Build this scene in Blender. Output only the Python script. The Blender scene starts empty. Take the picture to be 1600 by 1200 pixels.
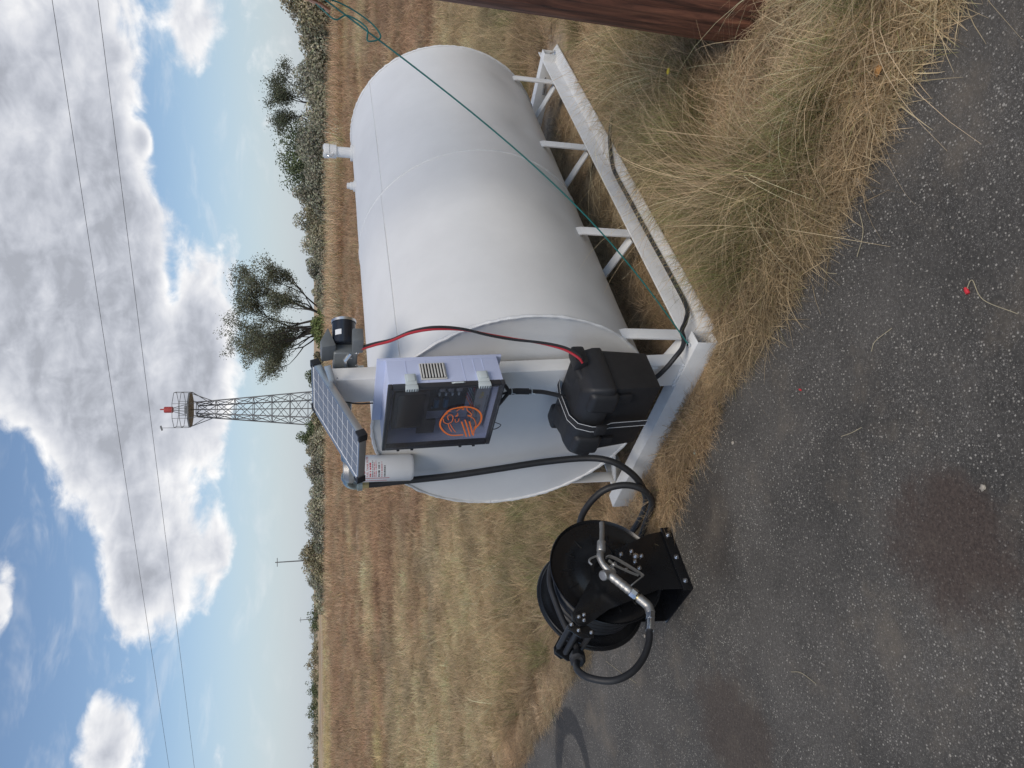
import bpy, bmesh, math, random
import numpy as np
from mathutils import Vector, Matrix

random.seed(7); rng = np.random.default_rng(7)
scene = bpy.context.scene
COL = scene.collection
R = math.radians

# ------------------------------------------------------------------ camera
cam_d = bpy.data.cameras.new('camera'); cam = bpy.data.objects.new('camera', cam_d); COL.objects.link(cam)
cam_d.sensor_width = 36; cam_d.lens = 36*1110/1600; cam_d.clip_start = .05; cam_d.clip_end = 9000
cam.matrix_world = Matrix.Translation((0, 0, 1.65)) @ Matrix.Rotation(R(90-15.605), 4, 'X') @ Matrix.Rotation(R(-90), 4, 'Z')
scene.camera = cam                      # the photograph is turned on its side: image left is up

# ------------------------------------------------------------------ light
SUN_AZ, SUN_EL = 172, 55                 # degrees, azimuth clockwise from +Y
sun_d = bpy.data.lights.new('sun', 'SUN'); sun_d.energy = 1.5; sun_d.angle = R(30); sun_d.color = (1, .92, .80)
sun = bpy.data.objects.new('sun', sun_d); COL.objects.link(sun)
sd = Vector((math.sin(R(SUN_AZ))*math.cos(R(SUN_EL)), math.cos(R(SUN_AZ))*math.cos(R(SUN_EL)), math.sin(R(SUN_EL))))
sun.rotation_euler = sd.to_track_quat('Z', 'Y').to_euler(); sun.location = sd*30
scene.view_settings.view_transform = 'Standard'; scene.view_settings.look = 'None'
scene.view_settings.exposure = 0.50; scene.view_settings.gamma = 1

world_map = 512; scene.cycles.max_bounces = 4; scene.cycles.diffuse_bounces = 2; scene.cycles.glossy_bounces = 3; scene.cycles.transmission_bounces = 3; scene.cycles.transparent_max_bounces = 6
# ------------------------------------------------------------------ sky with cloud
world = bpy.data.worlds.new('World'); scene.world = world; world.use_nodes = True
wn = world.node_tree; wn.nodes.clear()
def N(t, **kw):
    n = wn.nodes.new(t)
    for k, v in kw.items(): setattr(n, k, v)
    return n
def L(a, b): wn.links.new(a, b)
def M(op, a, b=None, c=None, clamp=False):
    n = N('ShaderNodeMath', operation=op, use_clamp=clamp)
    for i, x in enumerate((a, b, c)):
        if x is None: continue
        if isinstance(x, (int, float)): n.inputs[i].default_value = x
        else: L(x, n.inputs[i])
    return n.outputs[0]
def ramp(val, a, b, lo=0., hi=1., smooth=True):
    n = N('ShaderNodeMapRange', interpolation_type='SMOOTHSTEP' if smooth else 'LINEAR')
    L(val, n.inputs['Value']); n.inputs['From Min'].default_value = a; n.inputs['From Max'].default_value = b
    n.inputs['To Min'].default_value = lo; n.inputs['To Max'].default_value = hi
    return n.outputs['Result']
def mixc(f, a, b):
    n = N('ShaderNodeMix', data_type='RGBA')
    if isinstance(f, (int, float)): n.inputs[0].default_value = f
    else: L(f, n.inputs[0])
    for i, x in ((6, a), (7, b)):
        if isinstance(x, tuple): n.inputs[i].default_value = (*x, 1)
        else: L(x, n.inputs[i])
    return n.outputs[2]
sky = N('ShaderNodeTexSky', sky_type='NISHITA'); sky.sun_disc = False
sky.sun_elevation = R(SUN_EL); sky.sun_rotation = R(SUN_AZ); sky.air_density = 1.0; sky.dust_density = .7; sky.ozone_density = 2.2
tc = N('ShaderNodeTexCoord'); sep = N('ShaderNodeSeparateXYZ'); L(tc.outputs['Generated'], sep.inputs[0])
az = M('ARCTAN2', sep.outputs[0], sep.outputs[1]); el = M('ARCSINE', sep.outputs[2])
azd = M('MULTIPLY', az, 57.2958/10); eld = M('MULTIPLY', el, 57.2958/10)      # tens of degrees
comb = N('ShaderNodeCombineXYZ'); L(azd, comb.inputs[0]); L(eld, comb.inputs[1])
AE = comb.outputs[0]
def noise(vec, scale, detail, rough, off=(0, 0, 0), sy=1., dist=0.):
    mp = N('ShaderNodeMapping'); mp.inputs['Location'].default_value = off; mp.inputs['Scale'].default_value = (1, sy, 1); L(vec, mp.inputs[0])
    n = N('ShaderNodeTexNoise'); n.inputs['Scale'].default_value = scale; n.inputs['Detail'].default_value = detail
    n.inputs['Roughness'].default_value = rough; n.inputs['Distortion'].default_value = dist; L(mp.outputs[0], n.inputs['Vector'])
    return n.outputs['Fac']
def azel(u, v):                          # direction of a point of the upright picture, tens of degrees
    p = R(15.605); d = (v-800)/1110; a = (u-600)/1110
    y = math.cos(p)-d*math.sin(p); z = -(math.sin(p)+d*math.cos(p))
    return math.degrees(math.atan2(a, y))/10, math.degrees(math.atan2(z, math.hypot(a, y)))/10
PX = 1110/57.2958*10                     # pixels per ten degrees
# (u, v, half width, half height, weight): the large cloud masses and the clear gaps between them
blobs = [(960, 60, 420, 200, .42), (640, 110, 230, 180, .34), (420, 200, 170, 130, .36), (290, 235, 110, 90, .32),
         (690, 320, 170, 60, .30), (560, 330, 90, 70, .16), (1150, 300, 70, 42, .34), (255, 8, 80, 30, .62),
         (40, 175, 85, 62, .40), (40, 340, 50, 22, .30), (985, 222, 24, 14, .3), (340, 345, 60, 22, .26),
         (880, 180, 330, 60, .15), (110, 150, 45, 14, .12),
         (480, 10, 70, 60, -.42), (300, 80, 190, 80, -.44), (130, 330, 150, 120, -.30), (960, 300, 200, 75, -.34),
         (430, 420, 420, 62, -.20), (130, 60, 170, 70, -.44), (760, 268, 60, 16, -.2)]
bias = None
for (u, v, w, h, k) in blobs:
    x, y = azel(u, v)
    mp = N('ShaderNodeMapping', vector_type='TEXTURE'); mp.inputs['Location'].default_value = (x, y, 0)
    mp.inputs['Scale'].default_value = (w/PX*1.35, h/PX*1.35, 1); L(AE, mp.inputs[0])
    ln = N('ShaderNodeVectorMath', operation='LENGTH'); L(mp.outputs[0], ln.inputs[0])
    r = ramp(ln.outputs['Value'], 0., 1., k, 0.)
    bias = r if bias is None else M('ADD', bias, r)
n_big = noise(AE, 1.1, 5, .56, (3.1, 1.7, 0), 1.5, .25)
n_fine = noise(AE, 4.2, 6, .58, (7.7, 2.2, 0), 1.35, .35)
dens = M('ADD', M('ADD', M('MULTIPLY', n_big, .55), M('MULTIPLY', n_fine, .42)), bias)
alpha = ramp(dens, .51, .70)
wisp = M('MULTIPLY', ramp(noise(AE, 1.5, 4, .62, (1.3, 9.2, 0), 3.2, .5), .50, .76), .24)
alpha2 = M('MAXIMUM', alpha, wisp)
# cloud brightness: thin edges white, thick bellies grey, relief from a shifted copy of the noise
n_sh = noise(AE, 4.2, 4, .58, (7.7-.035, 2.2-.05, 0), 1.35, .35)
relief = M('MULTIPLY', M('SUBTRACT', n_fine, n_sh), .40)
thick = ramp(dens, .60, 1.02)
n_med = noise(AE, 2.0, 3, .55, (5.5, 4.4, 0), 2.2, .2)
lum = M('ADD', M('SUBTRACT', M('SUBTRACT', .68, M('MULTIPLY', thick, .28)), M('MULTIPLY', M('SUBTRACT', n_med, .5), -.38)), relief)
lum = M('MINIMUM', M('MAXIMUM', lum, .34), .80)
tint = mixc(ramp(lum, .35, .85), (.87, .915, 1.03), (1.0, .985, .965))
vm = N('ShaderNodeVectorMath', operation='SCALE'); L(tint, vm.inputs[0]); L(lum, vm.inputs['Scale'])
skym = N('ShaderNodeVectorMath', operation='SCALE'); L(sky.outputs[0], skym.inputs[0]); skym.inputs['Scale'].default_value = .085
hz = ramp(el, 0., R(11), .75, 0.)        # pale air near the horizon
skyh = mixc(hz, skym.outputs[0], (.375, .425, .49))
fade = ramp(el, R(.5), R(5), .25, 1.)
col = mixc(M('MULTIPLY', alpha2, fade), skyh, vm.outputs[0])
bg = N('ShaderNodeBackground'); L(col, bg.inputs['Color']); bg.inputs['Strength'].default_value = 1.0
world.cycles.sampling_method = 'MANUAL'; world.cycles.sample_map_resolution = world_map
out = N('ShaderNodeOutputWorld'); L(bg.outputs[0], out.inputs['Surface'])

# ------------------------------------------------------------------ materials
MATS = {}
def mat(name, color, rough=.5, metal=0., spec=.5, var=0., vscale=8., bump=0., bscale=60., dark=None, coat=0.):
    if name in MATS: return MATS[name]
    m = bpy.data.materials.new(name); m.use_nodes = True; t = m.node_tree; b = t.nodes['Principled BSDF']
    b.inputs['Roughness'].default_value = rough; b.inputs['Metallic'].default_value = metal
    b.inputs['Specular IOR Level'].default_value = spec; b.inputs['Coat Weight'].default_value = coat
    b.inputs['Base Color'].default_value = (*color, 1)
    o = t.nodes.new('ShaderNodeTexCoord')
    if var > 0 or dark:
        n = t.nodes.new('ShaderNodeTexNoise'); n.inputs['Scale'].default_value = vscale; n.inputs['Detail'].default_value = 7; n.inputs['Roughness'].default_value = .62
        t.links.new(o.outputs['Object'], n.inputs['Vector'])
        mr = t.nodes.new('ShaderNodeMapRange'); mr.inputs['From Min'].default_value = .32; mr.inputs['From Max'].default_value = .68
        t.links.new(n.outputs['Fac'], mr.inputs['Value'])
        mx = t.nodes.new('ShaderNodeMix'); mx.data_type = 'RGBA'; t.links.new(mr.outputs[0], mx.inputs[0])
        d = dark or tuple(c*(1-var) for c in color)
        mx.inputs[6].default_value = (*d, 1); mx.inputs[7].default_value = (*color, 1)
        t.links.new(mx.outputs[2], b.inputs['Base Color'])
        rr = t.nodes.new('ShaderNodeMapRange'); rr.inputs['To Min'].default_value = min(1, rough*1.18); rr.inputs['To Max'].default_value = rough*.88
        t.links.new(n.outputs['Fac'], rr.inputs['Value']); t.links.new(rr.outputs[0], b.inputs['Roughness'])
    if bump > 0:
        n2 = t.nodes.new('ShaderNodeTexNoise'); n2.inputs['Scale'].default_value = bscale; n2.inputs['Detail'].default_value = 4
        t.links.new(o.outputs['Object'], n2.inputs['Vector'])
        bp = t.nodes.new('ShaderNodeBump'); bp.inputs['Strength'].default_value = bump; bp.inputs['Distance'].default_value = .004
        t.links.new(n2.outputs['Fac'], bp.inputs['Height']); t.links.new(bp.outputs[0], b.inputs['Normal'])
    MATS[name] = m; return m
def attr_mat(name, rough=.8, attr='Col', inst=False, trans=0., jitter=.25, spec=.25):
    m = bpy.data.materials.new(name); m.use_nodes = True; t = m.node_tree; b = t.nodes['Principled BSDF']
    b.inputs['Roughness'].default_value = rough; b.inputs['Specular IOR Level'].default_value = spec
    a = t.nodes.new('ShaderNodeAttribute'); a.attribute_name = attr
    c = a.outputs['Color']
    if inst:
        a2 = t.nodes.new('ShaderNodeAttribute'); a2.attribute_type = 'INSTANCER'; a2.attribute_name = 'tint'
        mm = t.nodes.new('ShaderNodeMix'); mm.data_type = 'RGBA'; mm.blend_type = 'MULTIPLY'; mm.inputs[0].default_value = 1
        t.links.new(c, mm.inputs[6]); t.links.new(a2.outputs['Color'], mm.inputs[7]); c = mm.outputs[2]
    t.links.new(c, b.inputs['Base Color'])
    if trans > 0:
        tr = t.nodes.new('ShaderNodeBsdfTranslucent'); t.links.new(c, tr.inputs['Color'])
        ms = t.nodes.new('ShaderNodeMixShader'); ms.inputs[0].default_value = trans
        t.links.new(b.outputs[0], ms.inputs[1]); t.links.new(tr.outputs[0], ms.inputs[2]); t.links.new(ms.outputs[0], t.nodes['Material Output'].inputs['Surface'])
    MATS[name] = m; return m
def emissive_free_glass(name, tint, refl=.6, rough=.03):
    m = bpy.data.materials.new(name); m.use_nodes = True; t = m.node_tree; t.nodes.clear()
    tr = t.nodes.new('ShaderNodeBsdfTransparent'); tr.inputs[0].default_value = (*tint, 1)
    gl = t.nodes.new('ShaderNodeBsdfGlossy'); gl.inputs['Roughness'].default_value = rough
    lw = t.nodes.new('ShaderNodeFresnel'); lw.inputs[0].default_value = 1.4
    mu = t.nodes.new('ShaderNodeMath'); mu.operation = 'MULTIPLY'; mu.inputs[1].default_value = refl; t.links.new(lw.outputs[0], mu.inputs[0])
    ms = t.nodes.new('ShaderNodeMixShader'); t.links.new(mu.outputs[0], ms.inputs[0]); t.links.new(tr.outputs[0], ms.inputs[1]); t.links.new(gl.outputs[0], ms.inputs[2])
    o = t.nodes.new('ShaderNodeOutputMaterial'); t.links.new(ms.outputs[0], o.inputs['Surface'])
    MATS[name] = m; return m

WHITE = mat('white_paint', (.75, .745, .73), .42, var=.10, vscale=2.6, bump=.10, bscale=160)
WHITE2 = mat('white_paint_worn', (.72, .72, .71), .5, var=.16, vscale=9, bump=.2, bscale=90)
WELD = mat('weld_paint', (.74, .745, .74), .4, var=.1, vscale=60, bump=.5, bscale=260)
BLACKP = mat('black_gloss_paint', (.010, .0105, .012), .26, var=.3, vscale=12, bump=.03)
RUBBER = mat('black_rubber', (.020, .020, .022), .55, var=.35, vscale=25, bump=.08, bscale=300)
PLASTIC = mat('black_plastic', (.017, .017, .019), .5, var=.25, vscale=30, bump=.25, bscale=420)
STRAP = mat('black_webbing', (.014, .014, .016), .75, bump=.3, bscale=700)
STRAPW = mat('white_stitch', (.6, .6, .6), .7)
GREYBOX = mat('lavender_grey_plastic', (.54, .59, .78), .45, var=.04, vscale=6)
GREYIN = mat('grey_inside', (.46, .49, .60), .5)
GASKET = mat('dark_gasket', (.03, .031, .036), .4)
LATCH = mat('pale_latch', (.55, .60, .60), .45)
GRILLE = mat('cream_grille', (.60, .59, .55), .55)
ALU = mat('aluminium', (.62, .63, .64), .36, 1., var=.08, vscale=20)
ZINC = mat('zinc_plate', (.72, .74, .77), .24, 1., var=.2, vscale=40)
GALV = mat('galvanised_pipe', (.50, .56, .56), .34, 1., dark=(.30, .35, .35), vscale=55, bump=.15, bscale=120)
CASTG = mat('cast_grey', (.20, .215, .22), .5, .25, var=.2, vscale=18, bump=.2, bscale=200)
CASTAL = mat('cast_aluminium', (.46, .45, .43), .42, .85, var=.3, vscale=28, bump=.25, bscale=260)
MOTOR = mat('navy_motor_paint', (.018, .022, .032), .25, var=.2, vscale=10)
BRASS = mat('brass', (.62, .50, .26), .35, 1., var=.2, vscale=40)
COPPER = mat('bare_copper', (.70, .36, .22), .35, 1., var=.2, vscale=90)
REDW = mat('red_wire_sleeve', (.42, .025, .035), .4)
TEALW = mat('teal_wire_sleeve', (.008, .13, .12), .4)
RED = mat('red_print', (.45, .03, .05), .5)
REDP = mat('red_plastic_scrap', (.60, .03, .04), .45)
ORANGE = mat('orange_print', (.90, .20, .03), .5)
CELL = mat('solar_cell', (.17, .175, .19), .26, .0, .6, var=.12, vscale=30, coat=.3)  # pale grey base: part of the sky's reflection is put into the colour
CELLBACK = mat('panel_backsheet', (.80, .81, .82), .3, coat=.4)
SCREEN = mat('screen_glass', (.012, .014, .018), .12)
PCB = mat('circuit_board', (.012, .03, .035), .45, var=.5, vscale=60)
SILVER = mat('silver_case', (.42, .43, .44), .4, .7, var=.1, vscale=30)
BLUE = mat('blue_capacitor', (.03, .12, .20), .35)
YEL = mat('yellow_print', (.55, .42, .03), .5)
INK = mat('dark_print', (.05, .05, .055), .6)
CANIST = mat('white_canister', (.74, .75, .76), .35, var=.04, vscale=10)
STEELD = mat('hazed_tower_steel', (.20, .205, .21), .6, .3, var=.3, vscale=2)  # steel lightened: the pallor of distance haze is put into the colour
TOWRED = mat('beacon_red', (.45, .06, .05), .5, var=.2, vscale=3)
GLASSW = emissive_free_glass('smoky_clear_window', (.90, .91, .94), .30)

# ------------------------------------------------------------------ mesh helpers
class MB:
    def __init__(s): s.v = []; s.f = []
    def add(s, vs, fs):
        o = len(s.v); s.v += [tuple(map(float, p)) for p in vs]; s.f += [tuple(i+o for i in f) for f in fs]; return s
    def box(s, x0, x1, y0, y1, z0, z1):
        return s.add([(x0,y0,z0),(x1,y0,z0),(x1,y1,z0),(x0,y1,z0),(x0,y0,z1),(x1,y0,z1),(x1,y1,z1),(x0,y1,z1)],
                     [(0,3,2,1),(4,5,6,7),(0,1,5,4),(1,2,6,5),(2,3,7,6),(3,0,4,7)])
    def bar(s, p, q, w, h, up=(0,0,1)):
        p, q = Vector(p), Vector(q); d = (q-p).normalized(); u = Vector(up)
        if abs(d.dot(u)) > .98: u = Vector((1,0,0))
        x = d.cross(u).normalized()*w/2; y = x.cross(d).normalized()*h/2
        vs = [p-x-y, p+x-y, p+x+y, p-x+y, q-x-y, q+x-y, q+x+y, q-x+y]
        return s.add(vs, [(0,3,2,1),(4,5,6,7),(0,1,5,4),(1,2,6,5),(2,3,7,6),(3,0,4,7)])
    def prism(s, poly, lo, hi, f):        # polygon (p,q) pushed from lo to hi, f maps (p,q,h) to a point
        n = len(poly); vs = [f(p,q,lo) for p,q in poly]+[f(p,q,hi) for p,q in poly]
        return s.add(vs, [tuple(range(n))[::-1], tuple(range(n,2*n))]+[(i,(i+1)%n,(i+1)%n+n,i+n) for i in range(n)])
    def tube(s, path, r, n=8, cap=True):
        P = [Vector(p) for p in path]; m = len(P); rr = r if isinstance(r, (list, tuple)) else [r]*m
        T = [(P[min(i+1,m-1)]-P[max(i-1,0)]).normalized() for i in range(m)]
        u = T[0].orthogonal().normalized(); vs = []
        for i in range(m):
            u = (u-T[i]*u.dot(T[i])); u = u.normalized() if u.length > 1e-6 else T[i].orthogonal().normalized()
            w = T[i].cross(u)
            vs += [P[i]+(u*math.cos(2*math.pi*k/n)+w*math.sin(2*math.pi*k/n))*rr[i] for k in range(n)]
        fs = [(i*n+k, i*n+(k+1)%n, (i+1)*n+(k+1)%n, (i+1)*n+k) for i in range(m-1) for k in range(n)]
        if cap: fs += [tuple(range(n))[::-1], tuple(range((m-1)*n, m*n))]
        return s.add(vs, fs)
    def lathe(s, prof, org, ax, n=24):    # profile of (radius, height) about axis ax
        org = Vector(org); ax = Vector(ax).normalized(); u = ax.orthogonal().normalized(); w = ax.cross(u); vs = []
        for r, h in prof:
            vs += [org+ax*h+(u*math.cos(2*math.pi*k/n)+w*math.sin(2*math.pi*k/n))*max(r, 1e-5) for k in range(n)]
        m = len(prof)
        fs = [(i*n+k, i*n+(k+1)%n, (i+1)*n+(k+1)%n, (i+1)*n+k) for i in range(m-1) for k in range(n)]
        fs += [tuple(range(n))[::-1], tuple(range((m-1)*n, m*n))]
        return s.add(vs, fs)
    def build(s, name, m, parent=None, bevel=0., ang=35, off=None, warp=None, seg=2):
        vs = s.v if warp is None else [warp(*p) for p in s.v]
        if off is None and parent is not None: off = OFF.get(root_of(parent).name, (0,0,0))
        if off is not None: vs = [(a-off[0], b-off[1], c-off[2]) for a,b,c in vs]
        me = bpy.data.meshes.new(name); me.from_pydata(vs, [], s.f); me.update()
        bm = bmesh.new(); bm.from_mesh(me); bmesh.ops.recalc_face_normals(bm, faces=bm.faces)
        if bevel > 0:
            es = [e for e in bm.edges if len(e.link_faces) == 2 and e.calc_face_angle(0) > R(30)]
            bmesh.ops.bevel(bm, geom=es, offset=bevel, segments=seg, profile=.6, affect='EDGES', clamp_overlap=True)
        bm.to_mesh(me); bm.free()
        me.polygons.foreach_set('use_smooth', [True]*len(me.polygons)); me.set_sharp_from_angle(angle=R(ang))
        if m: me.materials.append(m)
        o = bpy.data.objects.new(name, me); COL.objects.link(o)
        if parent: o.parent = parent
        return o
OFF = {}
def root_of(o):
    while o.parent: o = o.parent
    return o
def tag(o, label=None, cat=None, group=None, kind=None):
    for k, v in (('label', label), ('category', cat), ('group', group), ('kind', kind)):
        if v: o[k] = v
    return o
# frame of the tank skid: a along the tank (away to the right), b along the front beam (away to the left)
O = Vector((.1714, 2.6531, 0)); TH = R(43.494)
A_ = Vector((math.cos(TH), math.sin(TH), 0)); B_ = Vector((-math.sin(TH), math.cos(TH), 0))
def W(a, b, z): return O+A_*a+B_*b+Vector((0,0,z))
def thing(name, base, label, cat, group=None):        # Empty at the base, turned with the skid frame
    e = bpy.data.objects.new(name, None); COL.objects.link(e); e.empty_display_size = .1
    e.location = W(*base); e.rotation_euler = (0,0,TH); OFF[e.name] = base
    return tag(e, label, cat, group)
def solo(mb, name, m, base, label, cat, bevel=0., **kw):  # a thing that is one mesh, in skid coordinates
    o = mb.build(name, m, None, bevel, off=base, **kw); o.location = W(*base); o.rotation_euler = (0,0,TH)
    return tag(o, label, cat)
def wempty(name, loc, label, cat, group=None):        # Empty in world coordinates
    e = bpy.data.objects.new(name, None); COL.objects.link(e); e.location = loc; OFF[e.name] = tuple(loc)
    return tag(e, label, cat, group)
def wsolo(mb, name, m, base, label, cat, group=None, bevel=0., **kw):
    o = mb.build(name, m, None, bevel, off=base, **kw); o.location = base
    return tag(o, label, cat, group)
def spline(pts, n=10):                    # Catmull-Rom
    P = [np.array(p, float) for p in pts]; P = [2*P[0]-P[1]]+P+[2*P[-1]-P[-2]]; out = []
    for i in range(1, len(P)-2):
        for k in range(n):
            t = k/n; p0,p1,p2,p3 = P[i-1:i+3]
            out.append(.5*((2*p1)+(-p0+p2)*t+(2*p0-5*p1+4*p2-p3)*t*t+(-p0+3*p1-3*p2+p3)*t**3))
    out.append(P[-2]); return [tuple(p) for p in out]
def text_mesh(s, size, f, name, m, parent, thick=.0006):   # flat lettering laid on a surface through f(x,y,h)
    c = bpy.data.curves.new('t', 'FONT'); c.body = s; c.size = size; c.resolution_u = 2; c.fill_mode = 'FRONT'
    o = bpy.data.objects.new('t', c); me = bpy.data.meshes.new_from_object(o)
    vs = [v.co[:] for v in me.vertices]; fs = [tuple(p.vertices) for p in me.polygons]
    bpy.data.objects.remove(o); bpy.data.curves.remove(c); bpy.data.meshes.remove(me)
    mb = MB(); mb.add([f(x,y,thick) for x,y,_ in vs], fs)
    return mb.build(name, m, parent)

# ------------------------------------------------------------------ value noise for placing and colouring
_tab = rng.random((256, 256))
def vnoise(x, y):
    x = np.asarray(x, float); y = np.asarray(y, float); xi = np.floor(x).astype(int); yi = np.floor(y).astype(int)
    fx = x-xi; fy = y-yi; fx = fx*fx*(3-2*fx); fy = fy*fy*(3-2*fy)
    g = lambda i, j: _tab[i % 256, j % 256]
    return (g(xi,yi)*(1-fx)+g(xi+1,yi)*fx)*(1-fy)+(g(xi,yi+1)*(1-fx)+g(xi+1,yi+1)*fx)*fy
def fbm(x, y, o=4):
    r = 0; a = .5; t = 0
    for k in range(o): r = r+a*vnoise(x*2**k+17*k, y*2**k+31*k); t += a; a *= .5
    return r/t
# ------------------------------------------------------------------ ground
EDGE = [(14,-13),(6.2,-4.2),(3.0,-.65),(1.5,1.03),(1.07,1.54),(.94,1.70),(.61,1.96),(.35,2.25),(.02,2.62),(-.48,3.02),(-.93,3.42),(-2.02,4.58),(-3.32,5.91),(-7,9.6),(-16,18.5)]
def edge_pts():
    out = []
    for (x0,y0),(x1,y1) in zip(EDGE, EDGE[1:]):
        d = math.hypot(x1-x0, y1-y0); n = max(2, int(d/.06) if d < 6 else int(d/.4))
        nx, ny = -(y1-y0)/d, (x1-x0)/d
        for k in range(n):
            t = k/n; x = x0+(x1-x0)*t; y = y0+(y1-y0)*t
            j = (fbm(x*3.1+9, y*3.1, 3)-.5)*.10+(vnoise(x*14, y*14)-.5)*.03
            out.append((x+nx*j, y+ny*j))
    out.append(EDGE[-1]); return out
EP = edge_pts(); EA = np.array(EDGE, float)
def edge_dist(x, y):                     # signed distance to the asphalt's edge, positive on the grass
    x = np.asarray(x, float); y = np.asarray(y, float); best = np.full(x.shape, 1e9); sg = np.ones(x.shape)
    for (x0,y0),(x1,y1) in zip(EA, EA[1:]):
        dx, dy = x1-x0, y1-y0; l2 = dx*dx+dy*dy; t = np.clip(((x-x0)*dx+(y-y0)*dy)/l2, 0, 1)
        d = np.hypot(x-x0-t*dx, y-y0-t*dy); s = np.sign((y-y0)*dx-(x-x0)*dy)*-1
        m = d < best; best = np.where(m, d, best); sg = np.where(m, s, sg)
    return best*sg
def height(x, y):
    x = np.asarray(x, float); y = np.asarray(y, float); d = np.hypot(x, y)
    k = np.clip((d-6)/30, 0, 1)
    h = (fbm(x*.9, y*.9, 3)-.5)*.05+(fbm(x*.16+5, y*.16, 3)-.5)*.14*k+(fbm(x*.02+3, y*.02+8, 2)-.5)*.5*np.clip((d-25)/80, 0, 1)
    e = edge_dist(x, y)
    return np.where(e < .02, -.05, np.clip(h*np.clip(e/.8, 0, 1)+.004, -.012, 9))
C_STRAW = np.array((.415,.312,.190)); C_BROWN = np.array((.300,.190,.118)); C_GREEN = np.array((.200,.190,.110))
C_SOIL = np.array((.37,.30,.235)); C_YEL = np.array((.43,.34,.175)); C_OLIVE = np.array((.285,.235,.150))
def mixv(a, b, t): return a*(1-t[..., None])+b*t[..., None]
def sstep(x, a, b): t = np.clip((x-a)/(b-a), 0, 1); return t*t*(3-2*t)
def zone(x, y, soil=.80):                          # dry grass colours of the field, by place
    x = np.asarray(x, float); y = np.asarray(y, float); d = np.hypot(x, y)
    c = np.broadcast_to(C_STRAW, x.shape+(3,)).copy()
    n1 = fbm(x*.16+2, y*.22+4, 4); n2 = fbm(x*1.1+20, y*1.2, 3); n3 = fbm(x*.045, y*.09+30, 3)
    c = mixv(c, C_BROWN, (.25+.75*sstep(d,5,9))*sstep(n1+.22*sstep(d,6,12)-.20*sstep(d,45,90), .46, .60)*.9)
    c = mixv(c, C_OLIVE, sstep(n2, .54, .68)*.6)
    c = mixv(c, C_YEL, sstep(n3+.25*np.exp(-((y-20)/5)**2)*sstep(-x, 3, 8), .60, .72)*.8)
    c = mixv(c, C_SOIL, sstep(fbm(x*.8+40, y*1.2+3, 3), .57, .66)*soil)
    c = mixv(c, C_GREEN, sstep(fbm(x*.9+70, y*.9, 3), .57, .72)*.25*(1-sstep(d, 5, 10)))
    return c
def ground_axis(lo, hi, fine, n):
    t = np.linspace(-1, 1, n); return t
def build_field():
    rr = np.concatenate([np.linspace(.6, 9, 120), 9*np.power(4000/9, np.linspace(0, 1, 130)[1:])])
    th = np.linspace(0, 2*np.pi, 361)[:-1]; th = np.sort(th)
    Rg, Tg = np.meshgrid(rr, th, indexing='ij'); X = Rg*np.sin(Tg); Y = Rg*np.cos(Tg)
    Z = height(X, Y); nr, nt = X.shape
    v = np.stack([X, Y, Z], -1).reshape(-1, 3)
    i, j = np.meshgrid(np.arange(nr-1), np.arange(nt), indexing='ij'); j2 = (j+1) % nt
    f = np.stack([i*nt+j, i*nt+j2, (i+1)*nt+j2, (i+1)*nt+j], -1).reshape(-1, 4)
    c0 = len(v); v = np.vstack([v, [[0,0,float(height(0.,0.))]]])
    tri = [(c0, (k+1) % nt, k) for k in range(nt)]
    me = bpy.data.meshes.new('field'); me.from_pydata(v.tolist(), [], f.tolist()+tri); me.update()
    bm = bmesh.new(); bm.from_mesh(me); bmesh.ops.recalc_face_normals(bm, faces=bm.faces); bm.to_mesh(me); bm.free()
    if me.polygons[0].normal.z < 0: me.flip_normals()
    ca = me.color_attributes.new('Col', 'FLOAT_COLOR', 'POINT')
    col = np.ones((len(v), 4)); col[:, :3] = zone(v[:,0], v[:,1])*1.2; ca.data.foreach_set('color', col.ravel())
    me.polygons.foreach_set('use_smooth', [True]*len(me.polygons))
    m = bpy.data.materials.new('dry_field'); m.use_nodes = True; t = m.node_tree; b = t.nodes['Principled BSDF']; b.inputs['Roughness'].default_value = .95; b.inputs['Specular IOR Level'].default_value = .1
    a = t.nodes.new('ShaderNodeAttribute'); a.attribute_name = 'Col'; o = t.nodes.new('ShaderNodeTexCoord')
    def nz(s, d, sc=(1,1,1)):
        mp = t.nodes.new('ShaderNodeMapping'); mp.inputs['Scale'].default_value = sc; t.links.new(o.outputs['Object'], mp.inputs[0])
        n = t.nodes.new('ShaderNodeTexNoise'); n.inputs['Scale'].default_value = s; n.inputs['Detail'].default_value = d; n.inputs['Roughness'].default_value = .7; t.links.new(mp.outputs[0], n.inputs['Vector']); return n.outputs['Fac']
    def mul(c, fac, lo, hi):
        mr = t.nodes.new('ShaderNodeMapRange'); mr.inputs['From Min'].default_value = .3; mr.inputs['From Max'].default_value = .7; mr.inputs['To Min'].default_value = lo; mr.inputs['To Max'].default_value = hi; t.links.new(fac, mr.inputs[0])
        vm = t.nodes.new('ShaderNodeVectorMath'); vm.operation = 'SCALE'; t.links.new(c, vm.inputs[0]); t.links.new(mr.outputs[0], vm.inputs['Scale']); return vm.outputs[0]
    n1 = nz(9, 8); n2 = nz(.8, 8, (1, 2, 1)); c = mul(mul(a.outputs['Color'], n1, .55, 1.35), n2, .75, 1.25)
    t.links.new(c, b.inputs['Base Color'])
    bp = t.nodes.new('ShaderNodeBump'); bp.inputs['Strength'].default_value = .9; bp.inputs['Distance'].default_value = .05; t.links.new(n1, bp.inputs['Height']); t.links.new(bp.outputs[0], b.inputs['Normal'])
    me.materials.append(m)
    ob = bpy.data.objects.new('field', me); COL.objects.link(ob); tag(ob, kind='structure')
build_field()

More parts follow.
